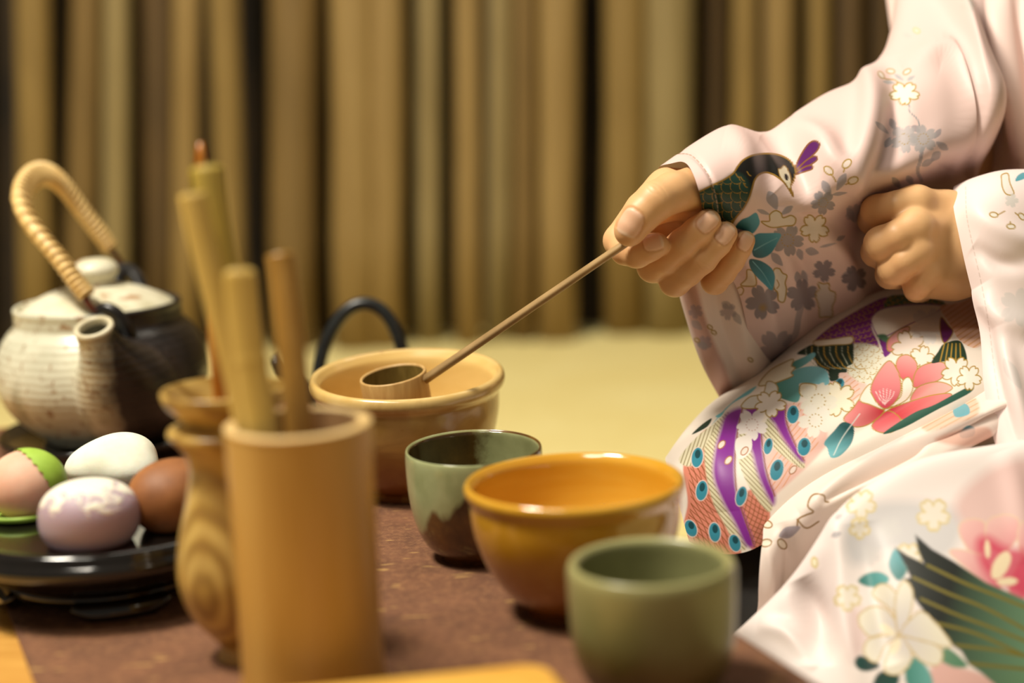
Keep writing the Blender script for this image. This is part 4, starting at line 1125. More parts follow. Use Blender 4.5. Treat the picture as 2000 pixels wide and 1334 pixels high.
h2 = [(385, 740), (430, 740), (450, 820), (500, 980), (545, 1062), (522, 1092), (450, 1000), (400, 900), (378, 800)]
h3 = [(500, 740), (535, 645), (560, 695), (600, 765), (690, 862), (680, 892), (600, 840)]
for hp_ in (hb, h2, h3):
    pt.poly(hp_, (226, 218, 184), soft=2); pt.hatch(hp_, .8, 6.5, 1.9, OLV, .85)
pt.poly([(110, 850), (200, 740), (280, 690), (235, 780), (170, 880)], (228, 220, 190), soft=2); pt.hatch([(110, 850), (200, 740), (280, 690), (235, 780), (170, 880)], 1.9, 6.5, 1.9, OLV, .8)
for q in (P1, P2, P3): pt.poly(q, PURPLE, soft=5); 
for q in ([(405, 612), (385, 710), (372, 820), (372, 930), (388, 1040), (457, 1245)], [(492, 722), (500, 800), (520, 920), (557, 1022)], [(602, 590), (612, 680), (642, 760), (692, 857)]): pt.stroke(q, 2.2, (150, 92, 60))
pt.poly([(420, 612), (480, 598), (478, 640), (440, 655)], PURPLE, soft=3)
for c, a_, b_, an in (((195, 842), 26, 46, .15), ((216, 996), 26, 46, .15), ((165, 1172), 26, 40, -.4), ((276, 1190), 26, 44, -.1), ((370, 1240), 26, 40, -.3), ((400, 1022), 24, 46, .25), ((565, 900), 30, 50, .25), ((692, 792), 30, 42, .15), ((525, 790), 20, 38, .2), ((640, 642), 28, 42, .1), ((856, 500), 22, 28, .5)):
    pt.ell(c, a_+4, b_+4, an, (236, 214, 206), .9); pt.ell(c, a_, b_, an, (58, 142, 164)); pt.ell((c[0]+2, c[1]-b_*.35), a_*.5, b_*.45, an, (22, 74, 84))
# peacock body: purple and green scales
pb_ = [(735, 310), (800, 245), (900, 180), (1000, 125), (1065, 98), (1110, 105), (1060, 165), (1012, 200), (1006, 240), (1032, 300), (1054, 360), (1040, 335), (960, 312), (912, 322), (900, 282), (820, 292)]
pt.poly(pb_, (134, 52, 146)); pt.scales(pb_, 36, (206, 160, 70), ang=.5, wd=2.0)
gb_ = [(1080, 100), (1130, 85), (1230, 92), (1340, 118), (1330, 140), (1200, 128), (1110, 140), (1060, 165)]
pt.poly(gb_, (62, 110, 84)); pt.scales(gb_, 34, (206, 160, 70), ang=.3, wd=2.2)
pt.poly([(1006, 195), (1060, 150), (1200, 130), (1330, 136), (1300, 170), (1230, 200), (1150, 238), (1080, 275), (1040, 280), (1020, 250)], (250, 240, 226), line=(150, 80, 150), lw=2)
wb = [(892, 335), (960, 310), (1046, 335), (1056, 400), (1010, 480), (960, 495), (920, 470), (892, 440)]
pt.poly(wb, (238, 234, 214), soft=2); pt.scales(wb, 52, (196, 156, 70), ang=.15, wd=2.0)
pt.poly([(1040, 280), (1075, 285), (1110, 330), (1070, 375), (1055, 340)], (120, 46, 130)); pt.poly([(1030, 275), (1070, 270), (1100, 310), (1060, 300)], (88, 130, 100), soft=2)
wg = [(660, 360), (700, 330), (745, 315), (905, 306), (922, 350), (920, 402), (892, 420), (890, 445), (856, 450), (850, 478), (815, 486), (800, 440), (760, 420), (722, 372)]
pt.poly(wg, (36, 56, 42)); pt.poly([(740, 300), (830, 290), (912, 280), (910, 312), (830, 318), (750, 322)], (240, 226, 206), line=GOLD, lw=1.8)
for k in range(8):
    x_ = 690+k*28; pt.stroke([(x_+10, 325), (x_+14, 365), (x_+50, 410+k*2), (x_+90, 430)], 2.0 if k % 2 else 1.3, (190, 150, 60) if k % 2 else (180, 184, 160))
for q in ([(630, 405), (690, 375), (735, 354), (742, 372), (700, 408), (650, 432)], [(550, 500), (620, 450), (680, 424), (745, 418), (796, 440), (806, 502), (740, 500), (672, 498), (676, 540), (660, 584), (600, 572), (552, 545)]):
    pt.poly(q, (74, 138, 124), to=(132, 196, 206), dirn=(q[0], q[3]))
for q in ([(480, 505), (530, 440), (600, 400), (642, 385), (634, 415), (650, 425), (632, 448), (640, 462), (600, 480), (540, 500)],):
    pt.poly(q, (240, 230, 206), line=GOLD, lw=2.2)
pt.poly([(400, 600), (440, 560), (500, 545), (520, 490), (560, 500), (568, 540), (520, 575), (480, 610), (420, 615)], (228, 222, 212), line=GOLD, lw=2.2)
pt.flower((535, 592), 76, (246, 234, 222), 1, .2, line=GOLD, lw=2.2, sy=.85)
pt.poly([(680, 500), (745, 505), (740, 540), (700, 560), (672, 545)], (246, 236, 210), line=GOLD, lw=2.2)
pt.flower((850, 570), 84, (246, 236, 212), 1, .6, line=GOLD, lw=2.2)
pt.flower((758, 580), 92, (236, 230, 214), .95, .1, dots=GOLD); pt.flower((745, 670), 84, (238, 232, 220), .95, .5, dots=GOLD)
pt.flower((450, 690), 76, (240, 230, 226), .95, .3, dots=(200, 160, 150)); pt.poly([(375, 760), (400, 745), (440, 740), (450, 790), (430, 830), (390, 850), (372, 810)], (240, 230, 222))
for c in ((308, 782), (340, 855), (415, 812), (640, 900)): pt.ell(c, 22, 13, -.9, (240, 220, 208), line=(170, 110, 60), lw=2)
# lotus
def petal(q, c1, c2, ln=GOLD): pt.poly(q, c1, to=c2, dirn=(q[0], q[len(q)//2]), line=ln, lw=2.0)
petal([(1080, 340), (1085, 290), (1140, 245), (1182, 236), (1165, 285), (1110, 345)], (226, 130, 132), (246, 206, 200))
pt.flower((1180, 330), 84, (244, 226, 214), 1, .5, line=GOLD, lw=2.0); pt.flower((1270, 230), 90, (226, 222, 220), .8, .2); pt.flower((1240, 380), 60, (248, 232, 220), 1, 0, line=GOLD, lw=2)
petal([(1150, 480), (1120, 420), (1135, 375), (1180, 366), (1218, 410), (1205, 480)], (218, 88, 98), (240, 170, 166))
petal([(1200, 512), (1220, 430), (1300, 398), (1352, 410), (1336, 470), (1262, 504)], (222, 104, 110), (242, 172, 168))
petal([(1190, 560), (1230, 510), (1320, 490), (1382, 520), (1300, 562), (1200, 590)], (230, 130, 128), (244, 182, 172))
petal([(1080, 625), (1160, 590), (1290, 552), (1378, 548), (1330, 602), (1230, 652), (1130, 664)], (200, 40, 60), (238, 140, 138))
petal([(1080, 625), (1142, 668), (1105, 722), (1040, 724), (1008, 690)], (206, 54, 72), (234, 134, 136))
petal([(1066, 622), (1000, 684), (930, 700), (876, 664), (920, 612), (958, 566), (1010, 590)], (196, 32, 52), (236, 150, 148))
petal([(950, 572), (1000, 500), (1040, 560), (1066, 618), (1000, 596)], (248, 226, 212), (250, 234, 220))
petal([(1066, 616), (1140, 560), (1150, 490), (1180, 470), (1198, 520), (1160, 580)], (250, 230, 214), (250, 236, 222))
petal([(1062, 614), (1012, 560), (1004, 510), (1040, 440), (1090, 392), (1132, 450), (1142, 530), (1110, 590)], (208, 64, 88), (238, 164, 160))
for k in range(6): pt.stroke([(1066, 596), (1036+k*13, 560), (1026+k*17, 520+abs(k-2.5)*6)], 1.5, (246, 206, 204))
pt.poly([(786, 772), (830, 720), (872, 678), (922, 700), (914, 772), (862, 832), (816, 842), (800, 800)], (34, 84, 86), to=(120, 190, 200), dirn=((880, 700), (815, 840)))
pt.stroke([(830, 830), (870, 750), (950, 640)], 1.8, (220, 226, 220))
pt.poly([(1060, 730), (1200, 636), (1300, 596), (1460, 512), (1465, 540), (1300, 626), (1150, 706)], (44, 92, 76))
wg2 = [(1285, 402), (1315, 350), (1345, 312), (1420, 302), (1450, 392), (1400, 402), (1340, 396)]
pt.poly(wg2, (36, 60, 44))
for k in range(5): pt.stroke([(1345+k*18, 312), (1325+k*24, 395)], 2, (190, 150, 60))
pt.flower((1400, 440), 72, (240, 234, 222), 1, .3, line=GOLD, lw=2.2); pt.flower((1460, 470), 60, (246, 238, 226), 1, .3, line=GOLD, lw=2.2)
pt.poly([(1325, 140), (1400, 125), (1500, 105), (1560, 240), (1500, 330), (1420, 300), (1370, 220)], (242, 196, 172), .9); pt.hatch([(1325, 140), (1400, 125), (1500, 105), (1560, 240), (1500, 330), (1420, 300), (1370, 220)], -.6, 9, 2, (214, 150, 70), .9)
pt.poly([(1330, 190), (1365, 230), (1385, 260), (1345, 310), (1325, 250)], (110, 40, 112), line=GOLD, lw=2)
for q in ([(262, 690), (330, 610), (410, 545), (470, 510), (440, 545), (360, 590), (300, 650)], [(170, 735), (215, 690), (262, 660), (240, 700)], [(280, 650), (320, 628), (300, 655)]): pt.poly(q, (30, 56, 48) if q[0][0] < 262 else (120, 196, 206))
cloth('kimono_skirt', G, P, pt)

# ---- turned-back fold across the lap
Bf = [
 [(1560, 945, .935), (1500, 1012, .926), (1490, 1050, .914), (1484, 1105, .908), (1481, 1165, .909), (1474, 1205, .912), (1440, 1250, .914)],
 [(1600, 925, .935), (1548, 968, .926), (1546, 1004, .908), (1538, 1060, .906), (1535, 1130, .914), (1530, 1190, .930), (1500, 1250, .95)],
 [(1660, 900, .938), (1625, 918, .928), (1632, 952, .906), (1628, 1000, .904), (1612, 1070, .920), (1590, 1150, .955), (1570, 1230, .98)],
 [(1760, 850, .94), (1725, 872, .930), (1738, 905, .908), (1735, 940, .906), (1712, 985, .922), (1680, 1050, .965), (1650, 1150, .99)],
 [(1830, 810, .945), (1812, 826, .934), (1826, 852, .912), (1822, 880, .910), (1804, 918, .926), (1780, 960, .970), (1740, 1080, .99)],
 [(1900, 765, .95), (1890, 782, .938), (1902, 808, .916), (1904, 836, .912), (1890, 868, .928), (1876, 900, .970), (1840, 1000, .99)],
 [(1985, 715, .955), (1975, 735, .942), (1985, 765, .922), (1988, 800, .918), (1980, 845, .924), (1970, 880, .936), (1930, 960, .945)],
 [(2070, 690, .965), (2060, 710, .950), (2070, 740, .934), (2072, 780, .930), (2066, 830, .936), (2060, 870, .945), (2040, 940, .955)],
]
G, P = loft(Bf, 330, 240)
P = folds(G, P, [([(1600, 985), (1690, 930), (1790, 880), (1900, 830), (2000, 790)], 8, -.010), ([(1560, 1000), (1660, 935), (1780, 868), (1920, 800)], 14, .006), ([(1680, 965), (1780, 908), (1880, 860), (1980, 825)], 10, .006), ([(1525, 1020), (1545, 1100), (1535, 1200)], 14, -.005), ([(1500, 1060), (1505, 1130), (1500, 1200)], 12, .003)])
pt = Paint(proj(P.reshape(-1, 3)), (232, 216, 206)).frame(1280, 540, 2.382)
pt.stroke([(660, 1165), (665, 1130), (700, 1110), (735, 1095), (710, 1070), (720, 1030), (745, 1012), (785, 1020), (790, 1045), (805, 1050)], 3.2, (150, 112, 44))
pt.stroke([(660, 1130), (690, 1165), (715, 1168), (760, 1140)], 3.0, (150, 112, 44)); pt.leaf((575, 1210), (675, 1165), 30, (168, 158, 168), .9)
for c, an in (((518, 1152), .3), ((515, 1240), -.2), ((590, 1245), .9)): pt.ell(c, 26, 17, an, (246, 234, 214), line=(150, 112, 44), lw=2.6)
pt.poly([(900, 830), (1000, 770), (1150, 740), (1100, 800), (960, 860)], (206, 200, 198), .5, soft=4)
pt.poly([(1230, 640), (1360, 580), (1480, 560), (1500, 640), (1380, 690), (1260, 720)], (238, 196, 168), .8, soft=4); pt.hatch([(1230, 640), (1360, 580), (1480, 560), (1500, 640), (1380, 690), (1260, 720)], -.5, 9, 1.8, (206, 150, 96), .7)
pt.poly([(1385, 620), (1420, 590), (1455, 600), (1460, 640), (1400, 655)], (112, 176, 190)); pt.poly([(1415, 730), (1450, 695), (1485, 705), (1480, 740), (1430, 752)], (112, 176, 190))
pt.poly([(1300, 760), (1400, 720), (1540, 700), (1560, 760), (1440, 790)], (230, 178, 158), .8, soft=4)
cloth('skirt_fold', G, P, pt)

# ---- front of the skirt, nearest the camera
ct = [(1424, 1248, .875), (1490, 1188, .872), (1560, 1112, .869), (1622, 1020, .869), (1680, 962, .871), (1760, 914, .874), (1850, 886, .878), (1945, 870, .884), (2060, 852, .89), (2180, 840, .90)]
d2 = [(1445, 1275), (1525, 1222), (1604, 1152), (1668, 1062), (1732, 1008), (1812, 968), (1895, 940), (1985, 920), (2098, 900), (2220, 890)]
d3 = [(1490, 1330), (1580, 1290), (1664, 1232), (1736, 1152), (1806, 1100), (1885, 1066), (1965, 1046), (2055, 1030), (2160, 1010), (2280, 1000)]
d4 = [(1550, 1420), (1650, 1390), (1744, 1336), (1824, 1262), (1892, 1212), (1965, 1180), (2045, 1160), (2130, 1140), (2230, 1120), (2350, 1110)]
d5 = [(1640, 1540), (1740, 1510), (1830, 1460), (1910, 1390), (1980, 1345), (2050, 1320), (2130, 1300), (2210, 1280), (2310, 1260), (2420, 1250)]
Cf = []
for k in range(10):
    x, y, d = ct[k]
    Cf.append([(x+40, y+60, d+.045), (x+8, y+12, d+.022), (x, y, d), (d2[k][0], d2[k][1], d-.012), (d3[k][0], d3[k][1], d-.032), (d4[k][0], d4[k][1], d-.050), (d5[k][0], d5[k][1], d-.062), (d5[k][0]+70, d5[k][1]+130, d-.058), (d5[k][0]+90, max(1770, d5[k][1]+260), d-.045)])
G, P = loft(Cf, 300, 330)
P = folds(G, P, [([(1628, 1000), (1642, 1090), (1650, 1220), (1690, 1380)], 18, .003), ([(1560, 1130), (1590, 1200), (1590, 1300)], 26, -.009), ([(1480, 1220), (1540, 1240), (1600, 1300)], 18, .004), ([(1680, 1020), (1700, 1150), (1740, 1300)], 26, -.005), ([(1960, 880), (1985, 960), (2010, 1100)], 26, .003)])
pt = Paint(proj(P.reshape(-1, 3)), (232, 220, 216)).frame(1400, 960, 3.333)
for q, cl in (([(900, 100), (1300, 60), (1600, 150), (1500, 420), (1150, 380), (900, 480), (820, 300)], (206, 204, 206)), ([(1560, 60), (1800, -160), (2100, -200), (2200, 200), (1900, 240), (1640, 240)], (228, 186, 180)), ([(500, 560), (700, 400), (780, 600), (800, 1000), (600, 1000), (420, 900)], (238, 220, 216)), ([(850, 760), (960, 800), (980, 1000), (880, 1100)], (226, 196, 192))): pt.poly(q, cl, .8, soft=14)
for c, r in (((1410, 150), 110), ((940, 80), 100), ((850, 690), 90), ((930, 240), 70), ((1250, 420), 90)): pt.flower(c, r, (244, 234, 216), .8, .3, line=(224, 204, 150), lw=4, soft=2)
for c, r in (((1130, 240), 80), ((1000, 420), 70)): pt.flower(c, r, (220, 216, 214), .7, .3, soft=4)
pt.leaf((745, 290), (810, 270), 24, (170, 164, 170), .8); pt.leaf((770, 180), (820, 150), 20, (170, 164, 170), .6)
pt.ell((636, 462), 18, 34, -.15, (246, 238, 210), line=(214, 190, 110), lw=3)
# pink lotus
for q in ([(1590, 300), (1580, 220), (1640, 180), (1740, 200), (1760, 330), (1680, 420)], [(1760, 330), (1760, 200), (1860, 150), (1960, 180), (1960, 300), (1860, 400)], [(1960, 300), (1990, 200), (2100, 200), (2120, 330), (2000, 430)], [(1520, 400), (1600, 380), (1720, 420), (1800, 520), (1850, 640), (1700, 560)], [(1990, 430), (2120, 360), (2220, 420), (2150, 560), (2000, 700), (1900, 640)]):
    pt.poly(q, (242, 196, 190), to=(226, 128, 140), dirn=(q[1], (1880, 520)), line=(238, 206, 180), lw=3, soft=2)
pt.poly([(1690, 330), (1760, 290), (1880, 360), (1990, 380), (2080, 480), (2020, 680), (1930, 650), (1820, 590), (1720, 480)], (214, 70, 100), .9, soft=10)
for c, a_, b_, an in (((1762, 375), 18, 60, -.05), ((1850, 480), 50, 100, .5), ((1890, 585), 70, 26, -.05)): pt.ell(c, a_, b_, an, (246, 226, 190))
pt.poly([(1440, 1110), (1560, 1140), (1700, 1180), (1850, 1260), (1800, 1330), (1400, 1330), (1380, 1200)], (236, 184, 176), .9, soft=4)
# wing
wing = [(1292, 280), (1400, 375), (1540, 452), (1750, 590), (2000, 700), (2200, 780), (2200, 1300), (1850, 1290), (1720, 1180), (1640, 1125), (1590, 1040), (1530, 1000), (1450, 930), (1370, 850), (1340, 770), (1280, 690), (1240, 630), (1215, 570), (1260, 560), (1230, 490), (1190, 430), (1160, 362), (1240, 415), (1345, 465), (1310, 380)]
pt.poly(wing, (28, 32, 26), to=(118, 156, 122), dirn=((1500, 700), (2150, 880)), smooth=False, soft=2)
for q in ([(1370, 480), (1600, 590), (1800, 670), (2050, 770)], [(1280, 560), (1500, 660), (1750, 760), (2050, 920)], [(1330, 700), (1560, 800), (1800, 890), (2050, 990)], [(1450, 860), (1700, 930), (2050, 1090)], [(1560, 1000), (1800, 1030), (2050, 1080)], [(1650, 1120), (1850, 1140), (2050, 1160)]): pt.stroke(q, 6, (128, 116, 44))
for q, c1, c2 in (([(920, 580), (980, 532), (1060, 524), (1122, 560), (1100, 602), (1030, 624), (960, 612)], (60, 120, 112), (110, 180, 180)), ([(1160, 375), (1215, 460), (1238, 520), (1190, 582), (1140, 540), (1118, 460)], (110, 180, 190), (60, 130, 130)), ([(896, 1110), (940, 1068), (1062, 1130), (1000, 1168), (930, 1162)], (30, 76, 70), (24, 50, 46)), ([(1060, 1176), (1182, 1186), (1160, 1280), (1020, 1280)], (26, 60, 52), (30, 80, 70)), ([(1228, 1150), (1282, 1078), (1372, 1150), (1402, 1270), (1250, 1270)], (70, 140, 128), (110, 176, 170)), ([(1450, 1090), (1500, 1016), (1632, 1130), (1550, 1145)], (110, 150, 120), (90, 140, 110))):
    pt.poly(q, c1, to=c2, dirn=(q[0], q[2]), soft=2)
# white blossom in front of the wing
for q in ([(1190, 940), (1090, 925), (1000, 945), (940, 890), (925, 810), (990, 755), (1080, 755), (1150, 820)], [(1190, 940), (1150, 790), (1030, 690), (1020, 640), (1080, 600), (1160, 650), (1200, 780)], [(1190, 940), (1160, 790), (1170, 660), (1220, 580), (1275, 650), (1260, 800)], [(1190, 940), (1250, 840), (1330, 780), (1420, 850), (1530, 1000), (1420, 1000), (1290, 960)], [(1190, 940), (1290, 960), (1430, 1000), (1470, 1060), (1440, 1130), (1340, 1110), (1270, 1040)], [(1190, 940), (1100, 1000), (1040, 1110), (960, 1060), (980, 970), (1080, 940)], [(1190, 940), (1270, 1050), (1250, 1130), (1180, 1190), (1095, 1170), (1110, 1060)]):
    pt.poly(q, (216, 208, 210), to=(246, 238, 218), dirn=(q[0], q[len(q)//2]), line=(212, 186, 130), lw=3, soft=2)
for c, an in (((1110, 900), .6), ((1165, 1010), -1.1)): pt.ell(c, 60, 28, an, (246, 234, 206))
cloth('skirt_front', G, P, pt)

# ---- black panel added to stand for the shadow gap under the hem
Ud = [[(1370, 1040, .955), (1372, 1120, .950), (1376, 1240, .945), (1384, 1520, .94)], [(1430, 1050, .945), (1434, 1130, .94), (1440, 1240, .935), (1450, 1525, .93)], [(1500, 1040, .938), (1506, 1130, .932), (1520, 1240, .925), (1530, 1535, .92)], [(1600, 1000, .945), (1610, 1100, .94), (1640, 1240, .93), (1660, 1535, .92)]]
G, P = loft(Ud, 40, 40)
mesh('hem_gap_shade', P.reshape(-1, 3), grid_faces(40, 40), simple('gap_shade_black', (16, 13, 11), (26, 22, 18), 80, .8), guest)

# ------------------------------------------------------------------ body: hands, arms and trunk
def chainf(pts, D0):
    """[(px, py, depth offset mm, radius mm)] -> list of (point, radius)"""
    return [(at(x, y, D0*PD+o/1000.0), r/1000.0) for x, y, o, r in pts]
def sdf_chain(P, ch, k=.003):
    d = None
    for (a, ra), (b, rb) in zip(ch[:-1], ch[1:]):
        e = cone(P, a.astype(np.float32), b.astype(np.float32), ra, rb)
        d = e if d is None else smin(d, e, k)
    return d

def hand_mesh(palm, fingers, roots, nails, creases, h=.0009, kp=.010, pas=3):
    allp = np.array([p for ch in palm+fingers for p, r in ch]); pad = .03
    lo = allp.min(0)-pad; hi = allp.max(0)+pad
    def f(P):
        d = None
        for ch in palm:
            e = sdf_chain(P, ch, .004); d = e if d is None else smin(d, e, kp)
        tips = None
        for ch, (nr, kk) in zip(fingers, roots):
            e = sdf_chain(P, ch[:nr+1], .002)              # root of the finger blends with the palm
            d = smin(d, e, kk)
        for ch, (nr, kk) in zip(fingers, roots):
            if nr+1 < len(ch)+0:
                e = sdf_chain(P, ch[nr:], .002); d = smin(d, e, .0012)
        return d
    V, F = surface_nets(f, lo, hi, h)
    # two light smoothing passes
    E = np.concatenate([F[:, [0, 1]], F[:, [1, 2]], F[:, [2, 3]], F[:, [3, 0]]]); E = np.concatenate([E, E[:, ::-1]])
    cnt = np.bincount(E[:, 0], minlength=len(V))[:, None]
    for _ in range(pas):
        acc = np.stack([np.bincount(E[:, 0], weights=V[E[:, 1], k], minlength=len(V)) for k in range(3)], 1)
        V = V*.4+.6*acc/np.maximum(cnt, 1)
    fn = np.cross(V[F[:, 2]]-V[F[:, 0]], V[F[:, 3]]-V[F[:, 1]])
    N = np.zeros_like(V)
    for k in range(4): 
        for c_ in range(3): N[:, c_] += np.bincount(F[:, k], weights=fn[:, c_], minlength=len(V))
    N /= np.linalg.norm(N, axis=1)[:, None]+1e-12
    col = np.tile(lin((222, 178, 128)), (len(V), 1))
    disp = np.zeros(len(V))
    # redder skin over joints and pads
    for ch in fingers:
        for p, r in ch[1:]:
            d = np.linalg.norm(V-p, axis=1); a = np.exp(-(d/(r*1.25))**2)*.35
            col = col*(1-a[:, None])+lin((214, 158, 108))*a[:, None]
    for c, ax_, dor, ln, wd, amp in creases:
        ax_ = ax_/np.linalg.norm(ax_); dor = dor-ax_*(dor @ ax_); dor /= np.linalg.norm(dor); lat = np.cross(ax_, dor)
        q = V-c; y = q @ ax_; z = q @ dor; x = q @ lat
        m_ = (np.abs(x) < wd) & (z > 0) & (np.abs(y) < ln*3)
        g = np.zeros(len(V)); y2 = y+.0012*np.abs(x)/wd*np.sign(y)
        for o_ in (-ln, 0, ln): g += np.exp(-((y2-o_)/.00055)**2)
        disp -= amp*g*m_*np.clip(1-(x/wd)**2, 0, 1)
    for c, ax_, dor, wd, ln in nails:
        ax_ = ax_/np.linalg.norm(ax_); dor = dor-ax_*(dor @ ax_); dor /= np.linalg.norm(dor); lat = np.cross(ax_, dor)
        q = V-c; x = q @ lat; y = q @ ax_; z = q @ dor
        s_ = ((np.abs(x)/wd)**3.2+(np.abs(y)/ln)**3.2)**(1/3.2)
        near = (z > 0) & (z < wd*1.9) & (s_ < 1.6)
        inn_ = np.clip((1.04-s_)/.10, 0, 1)*near
        groove = np.exp(-((s_-1.06)/.09)**2)*near*(y < ln*.75)
        disp += .00030*inn_-.00045*groove
        col = col*(1-inn_[:, None]*.9)+lin((228, 184, 154))*inn_[:, None]*.9
        tipw = inn_*np.clip((y-ln*.66)/(ln*.16), 0, 1)
        col = col*(1-tipw[:, None]*.7)+lin((232, 206, 178))*tipw[:, None]*.7
        lun = inn_*np.clip((-y-ln*.62)/(ln*.2), 0, 1); col = col*(1-lun[:, None]*.35)+lin((240, 206, 184))*lun[:, None]*.35
        cut_ = groove*.35; col = col*(1-cut_[:, None])+lin((176, 110, 76))*cut_[:, None]
    V = V+N*disp[:, None]
    return V, F, col

toward = CM[:3, 2]            # towards the camera
right = CM[:3, 0]; upv = CM[:3, 1]
RD = .95
thumb = chainf([(1392, 392, 12, 13), (1350, 370, -8, 12.6), (1314, 376, -21, 11.6), (1280, 393, -29, 11.2), (1252, 420, -30, 10.4), (1234, 443, -29, 9.2), (1229, 452, -28.5, 8.6)], RD)
index = chainf([(1302, 368, 16, 10.8), (1256, 410, 15, 10.6), (1210, 470, 8, 9.4), (1222, 488, -2, 8.8), (1244, 494, -10, 8.6), (1268, 484, -14, 7.9), (1283, 479, -15, 7.2)], RD)
middle = chainf([(1322, 410, 30, 11.0), (1296, 470, 26, 9.8), (1276, 520, 12, 9.6), (1300, 505, 0, 9.0), (1334, 476, -10, 8.8), (1364, 450, -14, 8.2), (1383, 433, -15, 7.5)], RD)
ring = chainf([(1348, 452, 38, 10.6), (1330, 510, 30, 9.4), (1318, 549, 13, 9.2), (1342, 531, 2, 8.6), (1372, 506, -6, 8.4), (1402, 474, -10, 7.8), (1417, 456, -11, 7.0)], RD)
pinky = chainf([(1382, 490, 40, 9.6), (1390, 525, 32, 8.6), (1396, 549, 16, 7.9), (1412, 532, 7, 7.5), (1430, 508, 1, 7.2), (1446, 484, -2, 6.6), (1455, 470, -3, 6.0)], RD)
palm = [chainf([(1470, 370, 30, 17), (1420, 376, 18, 18), (1380, 384, 14, 17), (1302, 368, 16, 11.0)], RD),
        chainf([(1356, 380, 6, 13), (1310, 390, 4, 11.5), (1272, 408, 6, 10.5)], RD),
        chainf([(1470, 370, 30, 17), (1420, 388, 20, 18), (1322, 410, 30, 12)], RD),
        chainf([(1470, 370, 30, 17), (1424, 402, 26, 17), (1348, 452, 38, 11.5)], RD),
        chainf([(1470, 370, 30, 17), (1430, 420, 32, 16), (1382, 490, 40, 11)], RD),
        chainf([(1560, 352, 52, 17), (1470, 370, 30, 17)], RD)]
fing = [thumb, index, middle, ring, pinky]
def nail(ch, dor, back, wd, ln):
    (a, ra), (b, rb) = ch[-2], ch[-1]; ax_ = (b-a)/np.linalg.norm(b-a)
    return (b-ax_*back, ax_, np.asarray(dor, float), wd, ln)
nails = [nail(thumb, toward*.9+upv*.3-right*.1, .0050, .0068, .0078), nail(index, toward*.85+upv*.35+right*.3, .0008, .0048, .0056),
         nail(middle, toward*.75+right*.35+upv*.35, .0004, .0050, .0062), nail(ring, toward*.7+right*.35+upv*.45, .0002, .0046, .0058), nail(pinky, toward*.65+right*.35+upv*.5, .0, .0040, .0050)]
def crease(ch, i, dor, ln=.0022, wd=.007, amp=.00032):
    a = ch[i-1][0]; b = ch[min(i+1, len(ch)-1)][0]
    return (ch[i][0], b-a, np.asarray(dor, float), ln, wd, amp)
crs = [crease(thumb, 3, toward*.8+upv*.6, .003, .009, .0004), crease(index, 4, toward), crease(middle, 4, toward*.8-upv*.3+right*.3, amp=.0002), crease(ring, 4, toward*.8-upv*.3+right*.3, amp=.0002)]
V1, F1, C1 = hand_mesh(palm, fing, [(1, .008), (1, .006), (1, .006), (1, .006), (1, .006)], nails, crs)

LD = .972
lth = chainf([(1860, 420, 26, 14), (1810, 410, 34, 12), (1765, 425, 40, 10)], LD)
lin_ = chainf([(1790, 398, 0, 11.6), (1752, 404, -2, 9.6), (1714, 412, 6, 9.8), (1704, 430, 26, 8.8), (1718, 442, 40, 8.2)], LD)
lmi = chainf([(1788, 446, -11, 11.6), (1754, 461, -13, 9.6), (1722, 476, -6, 10.4), (1712, 492, 16, 9.2), (1724, 500, 34, 8.4)], LD)
lri = chainf([(1792, 491, -11, 11.0), (1768, 509, -12, 9.0), (1746, 525, -5, 9.6), (1738, 536, 14, 8.6), (1750, 541, 30, 7.8)], LD)
lpi = chainf([(1810, 531, -6, 10.0), (1799, 549, -6, 8.0), (1791, 559, 1, 8.2), (1790, 566, 16, 7.4), (1800, 569, 28, 7)], LD)
lpalm = [chainf([(1990, 452, 10, 24), (1900, 436, 8, 18), (1850, 414, 10, 12.5), (1786, 402, 2, 11.6)], LD),
         chainf([(1990, 452, 10, 24), (1900, 455, 4, 17), (1850, 448, 4, 11), (1784, 446, -10, 10.5)], LD),
         chainf([(1990, 452, 10, 24), (1900, 476, 4, 17), (1850, 488, 5, 11), (1790, 490, -10, 10.0)], LD),
         chainf([(1990, 452, 10, 24), (1905, 506, 8, 16), (1856, 526, 6, 12.5), (1808, 530, -5, 9.6)], LD),
         chainf([(1905, 528, 14, 15), (1860, 540, 14, 14), (1822, 542, 14, 13)], LD),
         chainf([(1880, 450, 16, 14), (1830, 450, 14, 10)], LD), chainf([(1880, 500, 16, 14), (1835, 505, 14, 10)], LD)]
lf_ = [lth, lin_, lmi, lri, lpi]
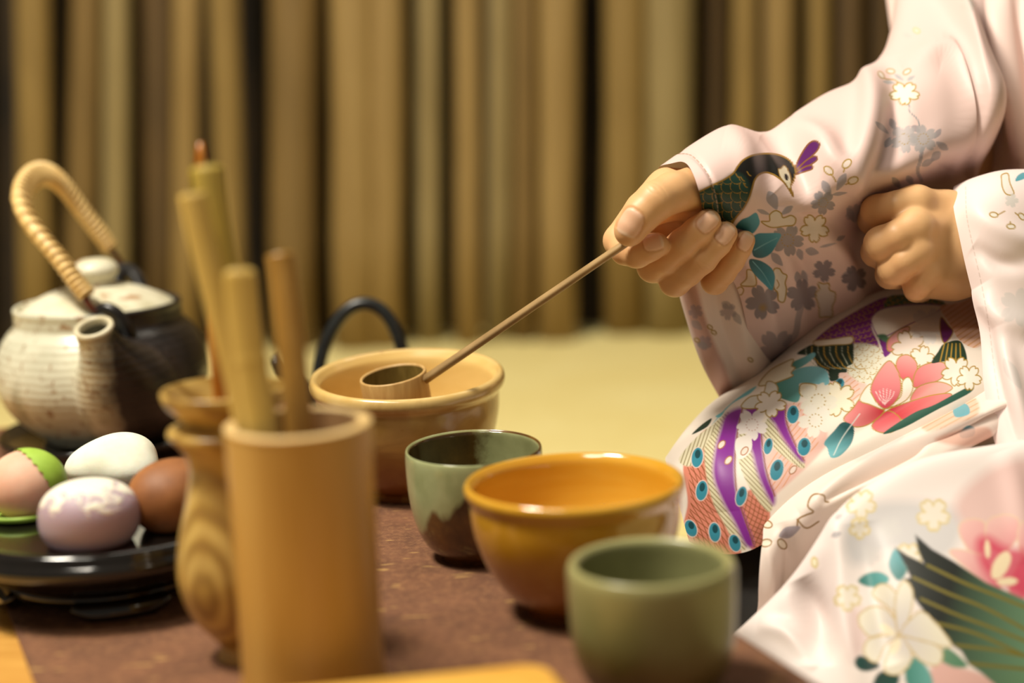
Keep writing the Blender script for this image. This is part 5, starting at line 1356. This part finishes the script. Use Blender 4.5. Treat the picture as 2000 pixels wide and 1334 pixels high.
lcr = [crease(c_, 2, toward*.8-right*.5, .0025, .007, .0003) for c_ in (lmi, lri, lpi)]
V2, F2, C2 = hand_mesh(lpalm, lf_, [(1, .006), (1, .0028), (1, .0028), (1, .0028), (1, .0028)], [], lcr, h=.0010, kp=.0065)

# trunk, upper arms and legs under the cloth
def bp(px, py, d, r): return (pat(px, py, d), r)
limbs = [[bp(1560, 352, 1.002, .017), bp(1700, 310, 1.05, .022), bp(1830, 280, 1.09, .032), bp(1880, 120, 1.15, .042), bp(1950, -60, 1.18, .050)],
         [bp(1985, 452, .99, .026), bp(2150, 430, 1.02, .034), bp(2260, 380, 1.06, .040), bp(2240, 150, 1.13, .044), bp(2200, -40, 1.16, .05)],
         [bp(2100, -60, 1.19, .075), bp(2100, 200, 1.18, .095), bp(2080, 420, 1.17, .10), bp(2060, 600, 1.14, .11)],
         [bp(2060, 700, 1.13, .055), bp(1760, 800, 1.06, .045), bp(1480, 950, 1.01, .030)],
         [bp(2120, 900, 1.05, .06), bp(1900, 1150, .96, .04), bp(1700, 1330, .93, .03)]]
def fbody(P):
    d = None
    for ch in limbs:
        ch = [(np.asarray(p), r) for p, r in ch]
        e_ = sdf_chain(P, ch, .02); d = e_ if d is None else smin(d, e_, .03)
    return d
ap = np.array([p for ch in limbs for p, r in ch])
V3, F3 = surface_nets(fbody, ap.min(0)-.13, ap.max(0)+.13, .008)
C3 = np.tile(lin((222, 178, 128)), (len(V3), 1))
Vb, Fb = join_vf((V1, F1), (V2, F2), (V3, F3))
skin = Mat('skin', 0.45, Subsurface_Weight=.06, Subsurface_Scale=.006, Specular_IOR_Level=.4)
skin.b.inputs['Subsurface Radius'].default_value = (1.0, .35, .2)
at2 = skin.n('ShaderNodeVertexColor', layer_name='print')
n1 = skin.noise(160, 4); n2 = skin.noise(45, 3)
skin.color(skin.mix(skin.ramp(n2, [(.4, 0.0), (.7, .25)]), at2.outputs[0], (206, 152, 104)))
skin.bump(n1, .10, .0006)
mesh('body', Vb, Fb, skin.m, guest, rgb=np.concatenate([C1, C2, C3]))
